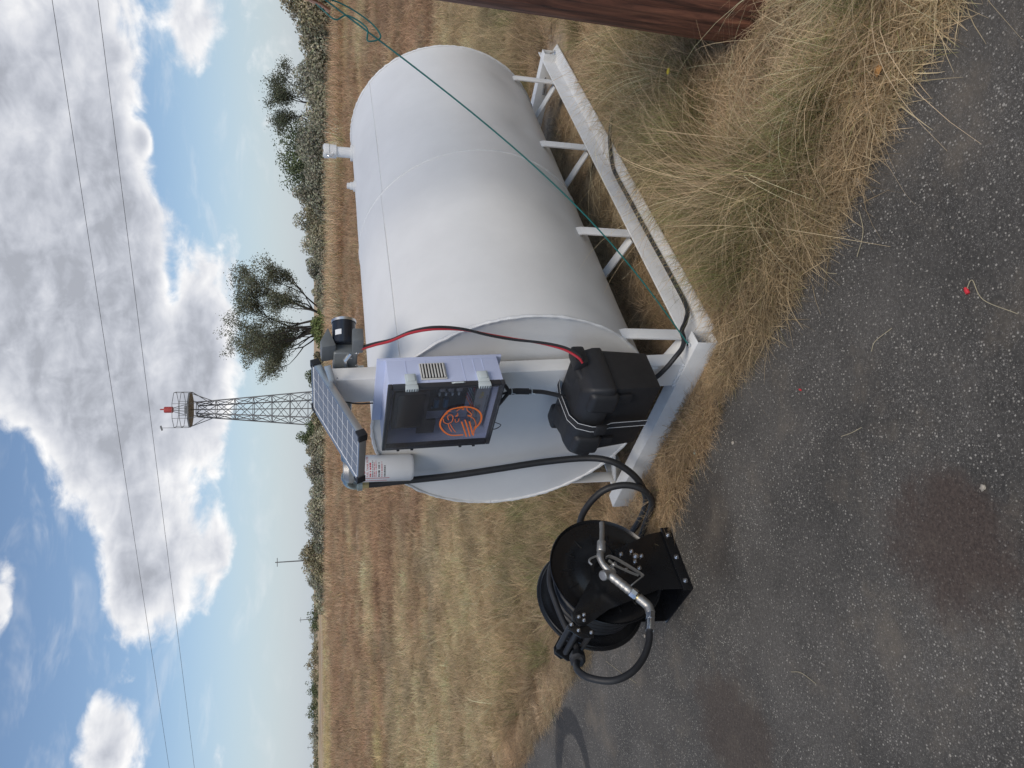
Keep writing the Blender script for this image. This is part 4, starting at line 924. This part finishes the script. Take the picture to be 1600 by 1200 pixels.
# ------------------------------------------------------------------ trees and shrubs
LEAFM = attr_mat('leaf_clusters', .75, 'Col', trans=.25)
BARK = mat('grey_bark', (.085,.072,.062), .9, var=.4, vscale=6, bump=.5, bscale=30)
def leaf_mesh(name, pts, nrm, size, cols, parent=None, asp=.55):
    n = len(pts); r = rng.normal(size=(n,3)); d = np.cross(nrm, r); d /= np.linalg.norm(d, axis=1)[:,None]+1e-9
    w = np.cross(nrm, d); s = size*rng.uniform(.6,1.35,n)
    a = pts-d*s[:,None]; b = pts+w*(s*asp)[:,None]; c = pts+d*s[:,None]; e = pts-w*(s*asp)[:,None]
    v = np.stack([a,b,c,e],1).reshape(-1,3); f = np.arange(4*n).reshape(-1,4)
    me = bpy.data.meshes.new(name); me.vertices.add(4*n); me.vertices.foreach_set('co', v.ravel())
    me.loops.add(4*n); me.loops.foreach_set('vertex_index', f.ravel()); me.polygons.add(n)
    me.polygons.foreach_set('loop_start', np.arange(0,4*n,4)); me.polygons.foreach_set('loop_total', np.full(n,4)); me.update(calc_edges=True)
    ca = me.color_attributes.new('Col','FLOAT_COLOR','POINT'); cc = np.ones((4*n,4)); cc[:,:3] = np.repeat(cols,4,0); ca.data.foreach_set('color', cc.ravel())
    me.materials.append(LEAFM)
    o = bpy.data.objects.new(name, me); COL.objects.link(o)
    if parent: o.parent = parent
    return o
def shrub_parts(w, d, h, col, n=5200, size=.085, lobes=34, upright=0., seed=0):
    rs = np.random.default_rng(seed); P = []; Nn = []; Cc = []
    for k in range(lobes):
        t = rs.uniform(0,2*np.pi); q = np.sqrt(rs.uniform(0,1)); top = h*(1-.55*q**2)*rs.uniform(.75,1.08)
        lr = rs.uniform(.16,.30)*min(w,h)*.9
        c = np.array((w*.42*q*np.cos(t), d*.42*q*np.sin(t), max(lr*.8, top-lr)*rs.uniform(.35,1.0)))
        m = n//lobes; v = rs.normal(size=(m,3)); v /= np.linalg.norm(v,axis=1)[:,None]; r = lr*(1-.62*rs.uniform(0,1,m)**2)*1.04
        p = c+v*r[:,None]*np.array((1,1,1.15)); p[:,2] = np.abs(p[:,2])
        shade = rs.uniform(.72,1.28)
        P.append(p); Nn.append(v+rs.normal(size=(m,3))*.55+np.array((0,0,.2))); Cc.append(np.array(col)*shade*rs.uniform(.65,1.35,(m,1))*(1+rs.normal(size=(m,3))*.05))
    P = np.vstack(P); Nn = np.vstack(Nn); Nn /= np.linalg.norm(Nn,axis=1)[:,None]
    return P, Nn, np.clip(np.vstack(Cc), .005, .9)
def stems(h, w, n, seed):
    rs = random.Random(seed); mb = MB()
    for k in range(n):
        t = rs.uniform(0,6.28); l = rs.uniform(.1,.42)*w; x,y = l*math.cos(t), l*math.sin(t); hh = h*rs.uniform(.35,.68)
        mb.tube(spline([(x*.15,y*.15,-.1),(x*.5,y*.5,hh*.45),(x,y,hh)],4), [.035-.025*q/8 for q in range(9)], 5, False)
    return mb
def shrub(u, Y, w, h, col, label, group, seed, n=4600, size=.085, vb=None, name='shrub'):
    p = at(u, 500, Y); gz = float(height(p.x,p.y)); e = wempty(name, (p.x,p.y,gz-.05), label, 'shrub', group)
    h *= 1.22; w *= 1.08; P, Nn, Cc = shrub_parts(w, w*.8, h, col, n, size, 38, 0, seed)
    leaf_mesh('foliage', P, Nn, size, Cc, e)
    s = stems(h, w, 9, seed).build('stems', BARK, e, off=(0,0,0))
SAGE = (.40,.375,.265); DARKG = (.13,.155,.08); OLIV = (.34,.30,.19); GREYG = (.32,.31,.23); PALE = (.42,.36,.22)
gR = 'shrubs along the right of the field'; gL = 'shrubs along the far left of the field'
specR = [
 (1215,44,5.0,3.7,OLIV,'olive shrub cut by the picture edge, farthest right of the row'),
 (1165,46,4.2,2.7,SAGE,'grey-green shrub second from the right end of the row'),
 (1120,47,4.0,2.6,SAGE,'rounded sage shrub right of the small crooked tree'),
 (1080,52,3.4,3.1,GREYG,'grey shrub just right of the small crooked tree trunk'),
 (1035,50,3.6,2.3,SAGE,'low sage shrub in front of the small crooked tree'),
 (955,60,7.4,5.0,DARKG,'tall domed dark green shrub behind the tank fill pipe'),
 (975,54,4.4,3.0,GREYG,'feathery grey shrub leaning before the dark green dome'),
 (905,56,4.2,2.9,GREYG,'grey shrub on the left flank of the dark green dome'),
 (870,58,4.4,2.7,OLIV,'olive grey shrub two places left of the dark green dome'),
 (835,60,5.0,2.9,SAGE,'wide feathery shrub right of the large bare-stemmed tree'),
 (790,64,5.0,2.0,GREYG,'low grey shrub under the right side of the large tree'),
 (745,66,5.0,1.7,SAGE,'low sage shrub close to the right of the large tree trunk')]
for k,(u,Y,w,h,c,l) in enumerate(specR): shrub(u,Y,w,h,c,l,gR,100+k,16000,.092)
specL = [
 (690,70,5.2,1.9,(.17,.20,.075),'low bright green bush at the foot of the large tree'),
 (612,88,3.0,2.5,DARKG,'small dark bush right of the beacon tower base'),
 (582,84,5.0,2.0,SAGE,'low sage bush in front of the beacon tower base'),
 (522,86,3.8,3.1,DARKG,'round dark green bush left of the beacon tower base'),
 (540,76,5.0,1.7,OLIV,'low olive shrub in front of the round dark bush'),
 (495,74,5.4,2.3,SAGE,'sage shrub left of the round dark bush'),
 (455,72,5.6,2.6,GREYG,'tall grey shrub behind the filter and elbow'),
 (415,72,5.2,2.5,SAGE,'sage shrub in the middle of the left hedge'),
 (375,73,5.0,2.4,GREYG,'grey shrub before the far pole in the left hedge'),
 (330,78,5.2,2.7,OLIV,'olive shrub at the foot of the nearest far pole'),
 (300,80,4.6,2.3,GREYG,'grey shrub next to last of the left hedge'),
 (268,84,4.2,1.7,SAGE,'last low shrub at the left end of the hedge'),
 (640,74,5.0,1.4,PALE,'pale dry bush left of the large tree trunk')]
for k,(u,Y,w,h,c,l) in enumerate(specL): shrub(u,Y,w,h,c,l,gL,200+k,11000,.105)
for k in range(11):
    u = 235-k*25+random.uniform(-8,8); Y = 250+random.uniform(-20,60); hh = random.uniform(2.2,4.4)
    lab = ['first','second','third','fourth','fifth','sixth','seventh','eighth','ninth','tenth','eleventh'][k]
    shrub(u,Y,random.uniform(7,13),hh,random.choice((OLIV,DARKG,GREYG)),f'{lab} far bush from the right on the distant left horizon','far bushes on the left horizon',300+k,900,.26,name='far_bush')

def tree(name, p, H, spread, label, nst, seed, col, leafs, lsize, cat='tree', lean=0., fluff=1.):
    rs = random.Random(seed); nr = np.random.default_rng(seed); gz = float(height(p.x,p.y)); e = wempty(name, (p.x,p.y,gz-.05), label, cat)
    mb = MB(); tips = []
    def grow(a, d, ln, r, lev):
        n = 4; pts = [a]; dd = d.copy()
        for k in range(n):
            dd = (dd+Vector((rs.uniform(-1,1),rs.uniform(-1,1),rs.uniform(-.25,.55)))*.17).normalized(); pts.append(pts[-1]+dd*ln/n)
        mb.tube(pts, [r*(1-.55*k/n) for k in range(n+1)], 6 if lev < 2 else 4, False)
        if lev >= 2: tips.extend([(q, lev) for q in pts[2:]])
        if lev >= 4: return
        for k in range(3 if lev < 3 else 2):
            q = pts[rs.randint(2,n)] if k else pts[-1]
            nd = (dd+Vector((rs.uniform(-1,1),rs.uniform(-1,1),rs.uniform(-.35,.6)))*.62).normalized(); grow(q, nd, ln*rs.uniform(.52,.74), r*.48, lev+1)
    for s in range(nst):
        t = 2*math.pi*s/nst+rs.uniform(-.3,.3); sp = rs.uniform(.25,.95)*spread
        d = Vector((math.cos(t)*sp+lean, math.sin(t)*sp, 1)).normalized(); grow(Vector((.25*math.cos(t),.25*math.sin(t),-.1)), d, H*.44*rs.uniform(.8,1.1), .018*H*rs.uniform(.7,1.1), 0)
    mb.build('limbs', BARK, e, off=(0,0,0))
    T = np.array([q[:] for q,_ in tips]); idx = nr.integers(0,len(T),leafs)
    P = T[idx]+nr.normal(size=(leafs,3))*np.array((.34,.34,.26))*fluff*H/11; P = P[P[:,2] > H*.16]
    nn = nr.normal(size=P.shape)+np.array((0,0,.4)); nn /= np.linalg.norm(nn,axis=1)[:,None]
    cl = np.array(col)*nr.uniform(.55,1.5,(len(P),1))*(1+nr.normal(size=(len(P),3))*.06)
    leaf_mesh('crown', P, nn, lsize, np.clip(cl,.005,.9), e)
tree('spreading_tree', at(697,512,75), 9.3, 1.08, 'large spreading many-stemmed tree with grey-green leaves standing alone', 11, 11, (.17,.175,.115), 46000, .080, lean=-.20)
tree('crooked_tree', at(1022,512,56), 5.6, .55, 'small crooked open tree rising from the right shrubs', 3, 23, (.13,.14,.09), 9000, .062, lean=.30, fluff=1.5)

# ------------------------------------------------------------------ grass
GRASSM = attr_mat('dry_grass', .7, 'Col', inst=True, trans=.40, spec=.2)
SRC = bpy.data.collections.new('grass_sources')
def clump(name, n, r, hmin, hmax, lean, droop, width, green, seed, segs=4):
    rs = np.random.default_rng(seed); V = []; F = []; C = []
    for k in range(n):
        t = rs.uniform(0,6.283); q = r*np.sqrt(rs.uniform()); b = np.array((q*np.cos(t), q*np.sin(t), -.012))
        ta = t+rs.normal()*.9; ln = rs.uniform(hmin,hmax); le = abs(rs.normal(lean,.22)); dr = rs.uniform(.3,1)*droop
        d2 = np.array((np.cos(ta), np.sin(ta))); side = np.array((-np.sin(ta), np.cos(ta),0)); w = width*rs.uniform(.6,1.3)
        col = np.array((1.,1.,1.))*rs.uniform(.50,1.42)
        if rs.uniform() < green: col = col*np.array((.62,.78,.55))
        o = len(V); ph = le; pos = b.copy(); tw = rs.uniform(-.6,.6)
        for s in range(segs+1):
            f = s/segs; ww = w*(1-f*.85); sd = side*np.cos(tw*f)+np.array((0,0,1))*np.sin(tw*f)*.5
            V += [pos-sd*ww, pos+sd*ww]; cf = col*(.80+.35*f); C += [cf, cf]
            ph = min(ph+dr/segs*1.6, 2.6); st = ln/segs; pos = pos+np.array((d2[0]*np.sin(ph), d2[1]*np.sin(ph), np.cos(ph)))*st
            if pos[2] < .004: pos[2] = .004+rs.uniform(0,.01)
        F += [(o+2*s, o+2*s+1, o+2*s+3, o+2*s+2) for s in range(segs)]
    me = bpy.data.meshes.new(name); me.from_pydata([tuple(v) for v in V], [], F); me.update()
    ca = me.color_attributes.new('Col','FLOAT_COLOR','POINT'); cc = np.ones((len(V),4)); cc[:,:3] = np.array(C); ca.data.foreach_set('color', cc.ravel())
    me.materials.append(GRASSM); o = bpy.data.objects.new(name, me); SRC.objects.link(o)
kinds = []
def K(tag_, *a):
    kinds.append(tag_); clump('clump_%02d' % (len(kinds)-1), *a)
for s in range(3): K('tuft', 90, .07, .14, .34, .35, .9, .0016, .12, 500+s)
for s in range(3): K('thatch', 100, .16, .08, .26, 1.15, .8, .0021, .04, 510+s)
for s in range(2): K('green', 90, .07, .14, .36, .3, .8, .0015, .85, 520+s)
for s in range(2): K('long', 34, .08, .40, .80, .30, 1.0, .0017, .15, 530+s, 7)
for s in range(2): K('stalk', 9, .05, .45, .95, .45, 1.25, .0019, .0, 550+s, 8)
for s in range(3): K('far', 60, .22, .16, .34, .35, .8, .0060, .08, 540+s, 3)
ids = lambda t: [i for i,k in enumerate(kinds) if k == t]
PT = {k: [] for k in ('p','r','s','i','c')}
def put(x, y, kind, smin, smax, tint_mul=1., zoff=0., biasdir=None, green=0.):
    n = len(x)
    if n == 0: return
    z = np.maximum(height(x,y), 0)+zoff; PT['p'].append(np.stack([x,y,z],1))
    rt = np.zeros((n,3)); rt[:,2] = rng.uniform(0,6.283,n); rt[:,:2] = rng.normal(size=(n,2))*.12; PT['r'].append(rt)
    PT['s'].append(rng.uniform(smin,smax,n)); PT['i'].append(rng.choice(ids(kind),n))
    c = np.ones((n,4)); c[:,:3] = zone(x,y,.12)*tint_mul*rng.uniform(.68,1.28,(n,1))*(1.50+.25*sstep(np.hypot(x,y),5,9))[:,None]*(.62+.76*fbm(x*1.7+9,y*1.7,3))[:,None]
    if green: c[:,:3] = c[:,:3]*(1-green)+np.array((.27,.28,.13))*green
    c[:,:3] = np.minimum(c[:,:3], .78); PT['c'].append(c)
def in_skid(x, y, m=.0):                 # footprint of the skid, so that nothing grows through steel
    dx = x-O.x; dy = y-O.y; a = dx*A_.x+dy*A_.y; b = dx*B_.x+dy*B_.y
    beam = (a > -.02-m) & (a < .095+m) & (b > -.02-m) & (b < 1.23+m)
    ch = (a > -.02) & (a < 3.12) & (((b > -.115-m) & (b < .11+m)) | ((b > 1.10) & (b < 1.24)))
    under = (a > .09) & (a < 2.95) & (b > .10) & (b < 1.12)
    return beam | ch, under
def sample(n, rmin, rmax, spread=.62):
    t = rng.uniform(-spread,spread,n); u = rng.uniform(0,1,n); r = rmin*(rmax/rmin)**u
    return r*np.sin(t), r*np.cos(t)
PO = np.array((PB.x, PB.y))
def near(n, kind, smin, smax, rmin, rmax, edge_min=.03, clus=None, gap=0., **kw):
    x, y = sample(n, rmin, rmax, .70); e = edge_dist(x,y); steel, under = in_skid(x,y,.03)
    ok = (e > edge_min) & ~steel & (np.hypot(x-PO[0],y-PO[1]) > PR+.02) & ~(under & (rng.uniform(size=n) < .80))
    if gap: ok &= (skid_gap(x,y) > gap) & ((np.hypot(x-PO[0],y-PO[1]) > .62) | (y > 2.75))
    if clus is not None: ok &= fbm(x*clus[0]+clus[1], y*clus[0], 3) > clus[2]
    put(x[ok], y[ok], kind, smin, smax, **kw)
def skid_gap(x, y):                      # distance from the skid's outline
    dx = x-O.x; dy = y-O.y; a = dx*A_.x+dy*A_.y; b = dx*B_.x+dy*B_.y
    return np.hypot(np.maximum(np.maximum(-a, a-3.1), 0), np.maximum(np.maximum(-b, b-1.21), 0))
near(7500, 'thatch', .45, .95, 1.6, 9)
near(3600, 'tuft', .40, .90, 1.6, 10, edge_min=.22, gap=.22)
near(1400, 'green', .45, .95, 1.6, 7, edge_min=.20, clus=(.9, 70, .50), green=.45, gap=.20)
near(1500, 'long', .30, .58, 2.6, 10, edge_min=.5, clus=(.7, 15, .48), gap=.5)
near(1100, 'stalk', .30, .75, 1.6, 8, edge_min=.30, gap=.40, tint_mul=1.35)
# the taller stand of grass between the pole and the paving, and the straw fringe on the paving's rim
n = 900; x = rng.uniform(.45,1.9,n); y = rng.uniform(1.3,3.6,n); e = edge_dist(x,y)
ok = (e > .16) & (skid_gap(x,y) > .32) & ((np.hypot(x-PO[0],y-PO[1]) > .62) | (y > 2.75)) & (np.hypot(x-PO[0],y-PO[1]) > PR+.03); x = x[ok]; y = y[ok]
k = len(x)//4; put(x[:k], y[:k], 'long', .40, .75); put(x[k:2*k], y[k:2*k], 'green', .5, .9, green=.5); put(x[2*k:3*k], y[2*k:3*k], 'tuft', .6, 1.0); put(x[3*k:], y[3*k:], 'stalk', .45, .95, tint_mul=1.25)
EPa = np.array(EP); ii = rng.integers(0,len(EPa),3000); x = EPa[ii,0]+rng.normal(size=3000)*.035; y = EPa[ii,1]+rng.normal(size=3000)*.035
st, un = in_skid(x,y,.0); ok = (np.hypot(x,y) < 9) & ~st & (edge_dist(x,y) > -.03); put(x[ok], y[ok], 'thatch', .28, .55, tint_mul=1.1); q = ok & (rng.uniform(size=len(x)) < .10) & (edge_dist(x,y) > 0.); put(x[q], y[q], 'stalk', .18, .42, tint_mul=1.2)
# field, mid and far
x, y = sample(13000, 5.5, 34, .60); ok = (edge_dist(x,y) > .3) & (skid_gap(x,y) > .5); x = x[ok]; y = y[ok]; q = np.clip(np.hypot(x,y)/22, .22, 1.); put(x, y, 'far', .6*q, 1.25*q)
x, y = sample(8000, 5.5, 22, .60); ok = (edge_dist(x,y) > .3) & (skid_gap(x,y) > .5); x = x[ok]; y = y[ok]; q = np.clip(np.hypot(x,y)/12, .45, 1.4); put(x, y, 'thatch', .9*q, 1.5*q)
x, y = sample(1500, 4, 18, .60); ok = (edge_dist(x,y) > .5) & (skid_gap(x,y) > .5) & (fbm(x*.9+3, y*.9+8, 3) > .52); put(x[ok], y[ok], 'stalk', .35, .7, tint_mul=1.2)
x, y = sample(10000, 30, 125, .58); q = np.clip(np.hypot(x,y)/45, .65, 1.2); put(x, y, 'far', .9*q, 2.0*q)
n = 1500; yy = rng.uniform(38,56,n); xx = yy*rng.uniform(.05,.60,n); put(xx, yy, 'far', 2.2, 4.2, tint_mul=1.25)
n = 900; yy = rng.uniform(58,74,n); xx = yy*rng.uniform(-.34,.16,n); put(xx, yy, 'far', 2.0, 3.6, tint_mul=1.2)
def build_grass():
    p = np.vstack(PT['p']); n = len(p); me = bpy.data.meshes.new('grass'); me.vertices.add(n); me.vertices.foreach_set('co', p.ravel())
    for nm, ty, arr, key in (('rot','FLOAT_VECTOR',np.vstack(PT['r']),'vector'),('scl','FLOAT',np.concatenate(PT['s']),'value'),('idx','INT',np.concatenate(PT['i']).astype(np.int32),'value'),('tint','FLOAT_COLOR',np.vstack(PT['c']),'color')):
        at_ = me.attributes.new(nm, ty, 'POINT'); at_.data.foreach_set(key, arr.ravel())
    o = bpy.data.objects.new('grass', me); COL.objects.link(o); tag(o, 'dry straw and green grass covering the field and verge', 'grass', kind='stuff')
    g = bpy.data.node_groups.new('scatter_grass', 'GeometryNodeTree')
    g.interface.new_socket('Geometry', in_out='INPUT', socket_type='NodeSocketGeometry'); g.interface.new_socket('Geometry', in_out='OUTPUT', socket_type='NodeSocketGeometry')
    nd = g.nodes; gi = nd.new('NodeGroupInput'); go = nd.new('NodeGroupOutput'); ip = nd.new('GeometryNodeInstanceOnPoints'); ci = nd.new('GeometryNodeCollectionInfo')
    ci.inputs['Collection'].default_value = SRC; ci.inputs['Separate Children'].default_value = True; ci.inputs['Reset Children'].default_value = True
    def na(nm, ty): a = nd.new('GeometryNodeInputNamedAttribute'); a.data_type = ty; a.inputs['Name'].default_value = nm; return a.outputs['Attribute']
    er = nd.new('FunctionNodeEulerToRotation'); g.links.new(na('rot','FLOAT_VECTOR'), er.inputs[0])
    ip.inputs['Pick Instance'].default_value = True
    g.links.new(gi.outputs[0], ip.inputs['Points']); g.links.new(ci.outputs[0], ip.inputs['Instance']); g.links.new(na('idx','INT'), ip.inputs['Instance Index'])
    g.links.new(er.outputs[0], ip.inputs['Rotation']); g.links.new(na('scl','FLOAT'), ip.inputs['Scale']); g.links.new(ip.outputs[0], go.inputs[0])
    md = o.modifiers.new('scatter', 'NODES'); md.node_group = g
    print('grass clumps', n)
build_grass()

# ------------------------------------------------------------------ small litter on paving and verge
STRAWM = mat('loose_straw', (.46,.39,.25), .8, var=.2, vscale=40)
sg = 'loose straws on the asphalt'
straws = [((.17,1.33),(.215,1.42),(.27,1.455),(.235,1.475),'long curved straw beside the red plastic scrap'),((.10,1.80),(.13,1.78),(.165,1.72),None,'bent straw on the asphalt right of the brown stain'),
          ((-.17,1.93),(-.155,1.88),(-.135,1.84),None,'short straw on the asphalt near the small red scrap'),((.54,1.85),(.47,1.83),(.40,1.86),None,'forked straw on the asphalt near the verge at the right'),
          ((.39,2.02),(.37,1.99),(.36,1.95),None,'tiny straw beside the right verge'),((-1.55,1.75),(-1.49,1.72),(-1.44,1.66),None,'straw on the asphalt at the lower left'),
          ((-1.03,2.18),(-1.01,2.12),(-1.02,2.05),None,'straw on the asphalt below the hose reel'),((-1.62,3.85),(-1.60,3.62),(-1.585,3.45),None,'long straw on the asphalt left of the hose loop')]
for s in straws:
    pts = [(p[0],p[1],.004+.004*(i == 1)) for i,p in enumerate([q for q in s[:4] if q])]
    wsolo(MB().tube(spline(pts,6), .0010, 5), 'straw', STRAWM, (pts[0][0],pts[0][1],0), s[4], 'straw', sg)
def pebble(x, y, r, m, label, grp, nm='stone'):
    mb = MB(); rs = random.Random(int(abs(x*1000+y*7000))); bm = bmesh.new(); bmesh.ops.create_icosphere(bm, subdivisions=2, radius=r)
    for v in bm.verts: v.co = Vector((v.co.x*1.15, v.co.y*.9, v.co.z*.55))*(1+rs.uniform(-.25,.25))
    me = bpy.data.meshes.new(nm); bm.to_mesh(me); bm.free(); me.materials.append(m); o = bpy.data.objects.new(nm, me); COL.objects.link(o)
    o.location = (x,y,max(0.,float(height(x,y)))+r*.45); tag(o, label, 'stone', grp); return o
PEB = mat('pale_pebble', (.42,.37,.30), .8, var=.3, vscale=60, bump=.4, bscale=200)
gs = 'pale stones along the verge'
for x,y,r,l in ((.857,2.07,.020,'largest pale stone in the straw of the right verge'),(.885,2.005,.016,'pale stone just below the largest verge stone'),(.745,2.10,.015,'white stone left of the largest verge stone'),(.633,1.85,.013,'pale stone on the asphalt rim at the right'),(.645,1.88,.009,'small stone touching the rim stone at the right'),(-.24,2.55,.007,'single tan pebble on the asphalt before the beam'),(-.265,1.425,.008,'tan stone at the edge of the large brown stain'),(-1.30,3.35,.008,'white pebble left of the hose reel')):
    pebble(x,y,r,PEB,l,gs)
for x,y,rz,l,sz in ((.236,1.465,.5,'larger red plastic scrap on the asphalt',.75),(-.022,2.127,1.2,'tiny red plastic scrap on the asphalt middle',.45)):
    mb = MB(); mb.lathe([(.006*sz,0),(.0075*sz,.002*sz),(.0075*sz,.016*sz),(.005*sz,.018*sz),(.005*sz,.024*sz)], (0,0,.0078*sz), (math.cos(rz),math.sin(rz),0), 10)
    o = mb.build('plastic_scrap', REDP, None, off=(0,0,0)); o.location = (x,y,0); tag(o, l, 'scrap')
mb = MB(); mb.add([(-.018,-.006,.002),(-.004,-.010,.006),(.016,-.004,.002),(.020,.004,.004),(0,.009,.007),(-.015,.006,.002)], [(0,1,2,3,4,5)]); o = mb.build('paper_scrap', mat('pale_teal_scrap', (.35,.55,.55), .6), None, off=(0,0,0)); o.location = (-.307,2.846,.001); tag(o, 'pale teal paper scrap on the asphalt before the beam', 'scrap')
LEAFO = mat('fallen_leaf_orange', (.52,.26,.08), .7, var=.3, vscale=80)
mb = MB(); vs = [(0,0,.012)]+[(.017*math.cos(t)*(1+.3*math.cos(3*t)), .013*math.sin(t), .010+.006*math.sin(2*t)) for t in np.linspace(0,2*math.pi,13)[:-1]]
mb.add(vs, [(0,1+k,1+(k+1)%12) for k in range(12)]); o = mb.build('fallen_leaf', LEAFO, None, off=(0,0,0)); o.location = (.925,1.735,.03); tag(o, 'orange fallen leaf on the straw rim at the right', 'leaf')
def flower():
    e = wempty('yellow_flower', (1.35,2.80,0), 'single yellow flower in the grass between pole and skid', 'flower')
    MB().tube(spline([(1.35,2.80,0),(1.352,2.795,.09),(1.357,2.786,.165)],5), .0018, 5).build('stem', mat('green_stem', (.10,.13,.04), .7), e)
    mb = MB()
    for k in range(9):
        t = 2*math.pi*k/9; c,s = math.cos(t),math.sin(t); mb.add([(1.357,2.786,.166),(1.357+.010*c-.004*s,2.786+.010*s+.004*c,.170),(1.357+.017*c,2.786+.017*s,.168),(1.357+.010*c+.004*s,2.786+.010*s-.004*c,.170)], [(0,1,2,3)])
    mb.build('petals', mat('yellow_petal', (.70,.55,.03), .6), e)
flower()
p = Vector((1.92,3.62,0)); wsolo(MB().tube([(p.x,p.y,.05),(p.x+.06,p.y-.13,.14)], .011, 8), 'black_stake', RUBBER, (p.x,p.y,0), 'short black stake poking from the grass by the pole', 'stake')
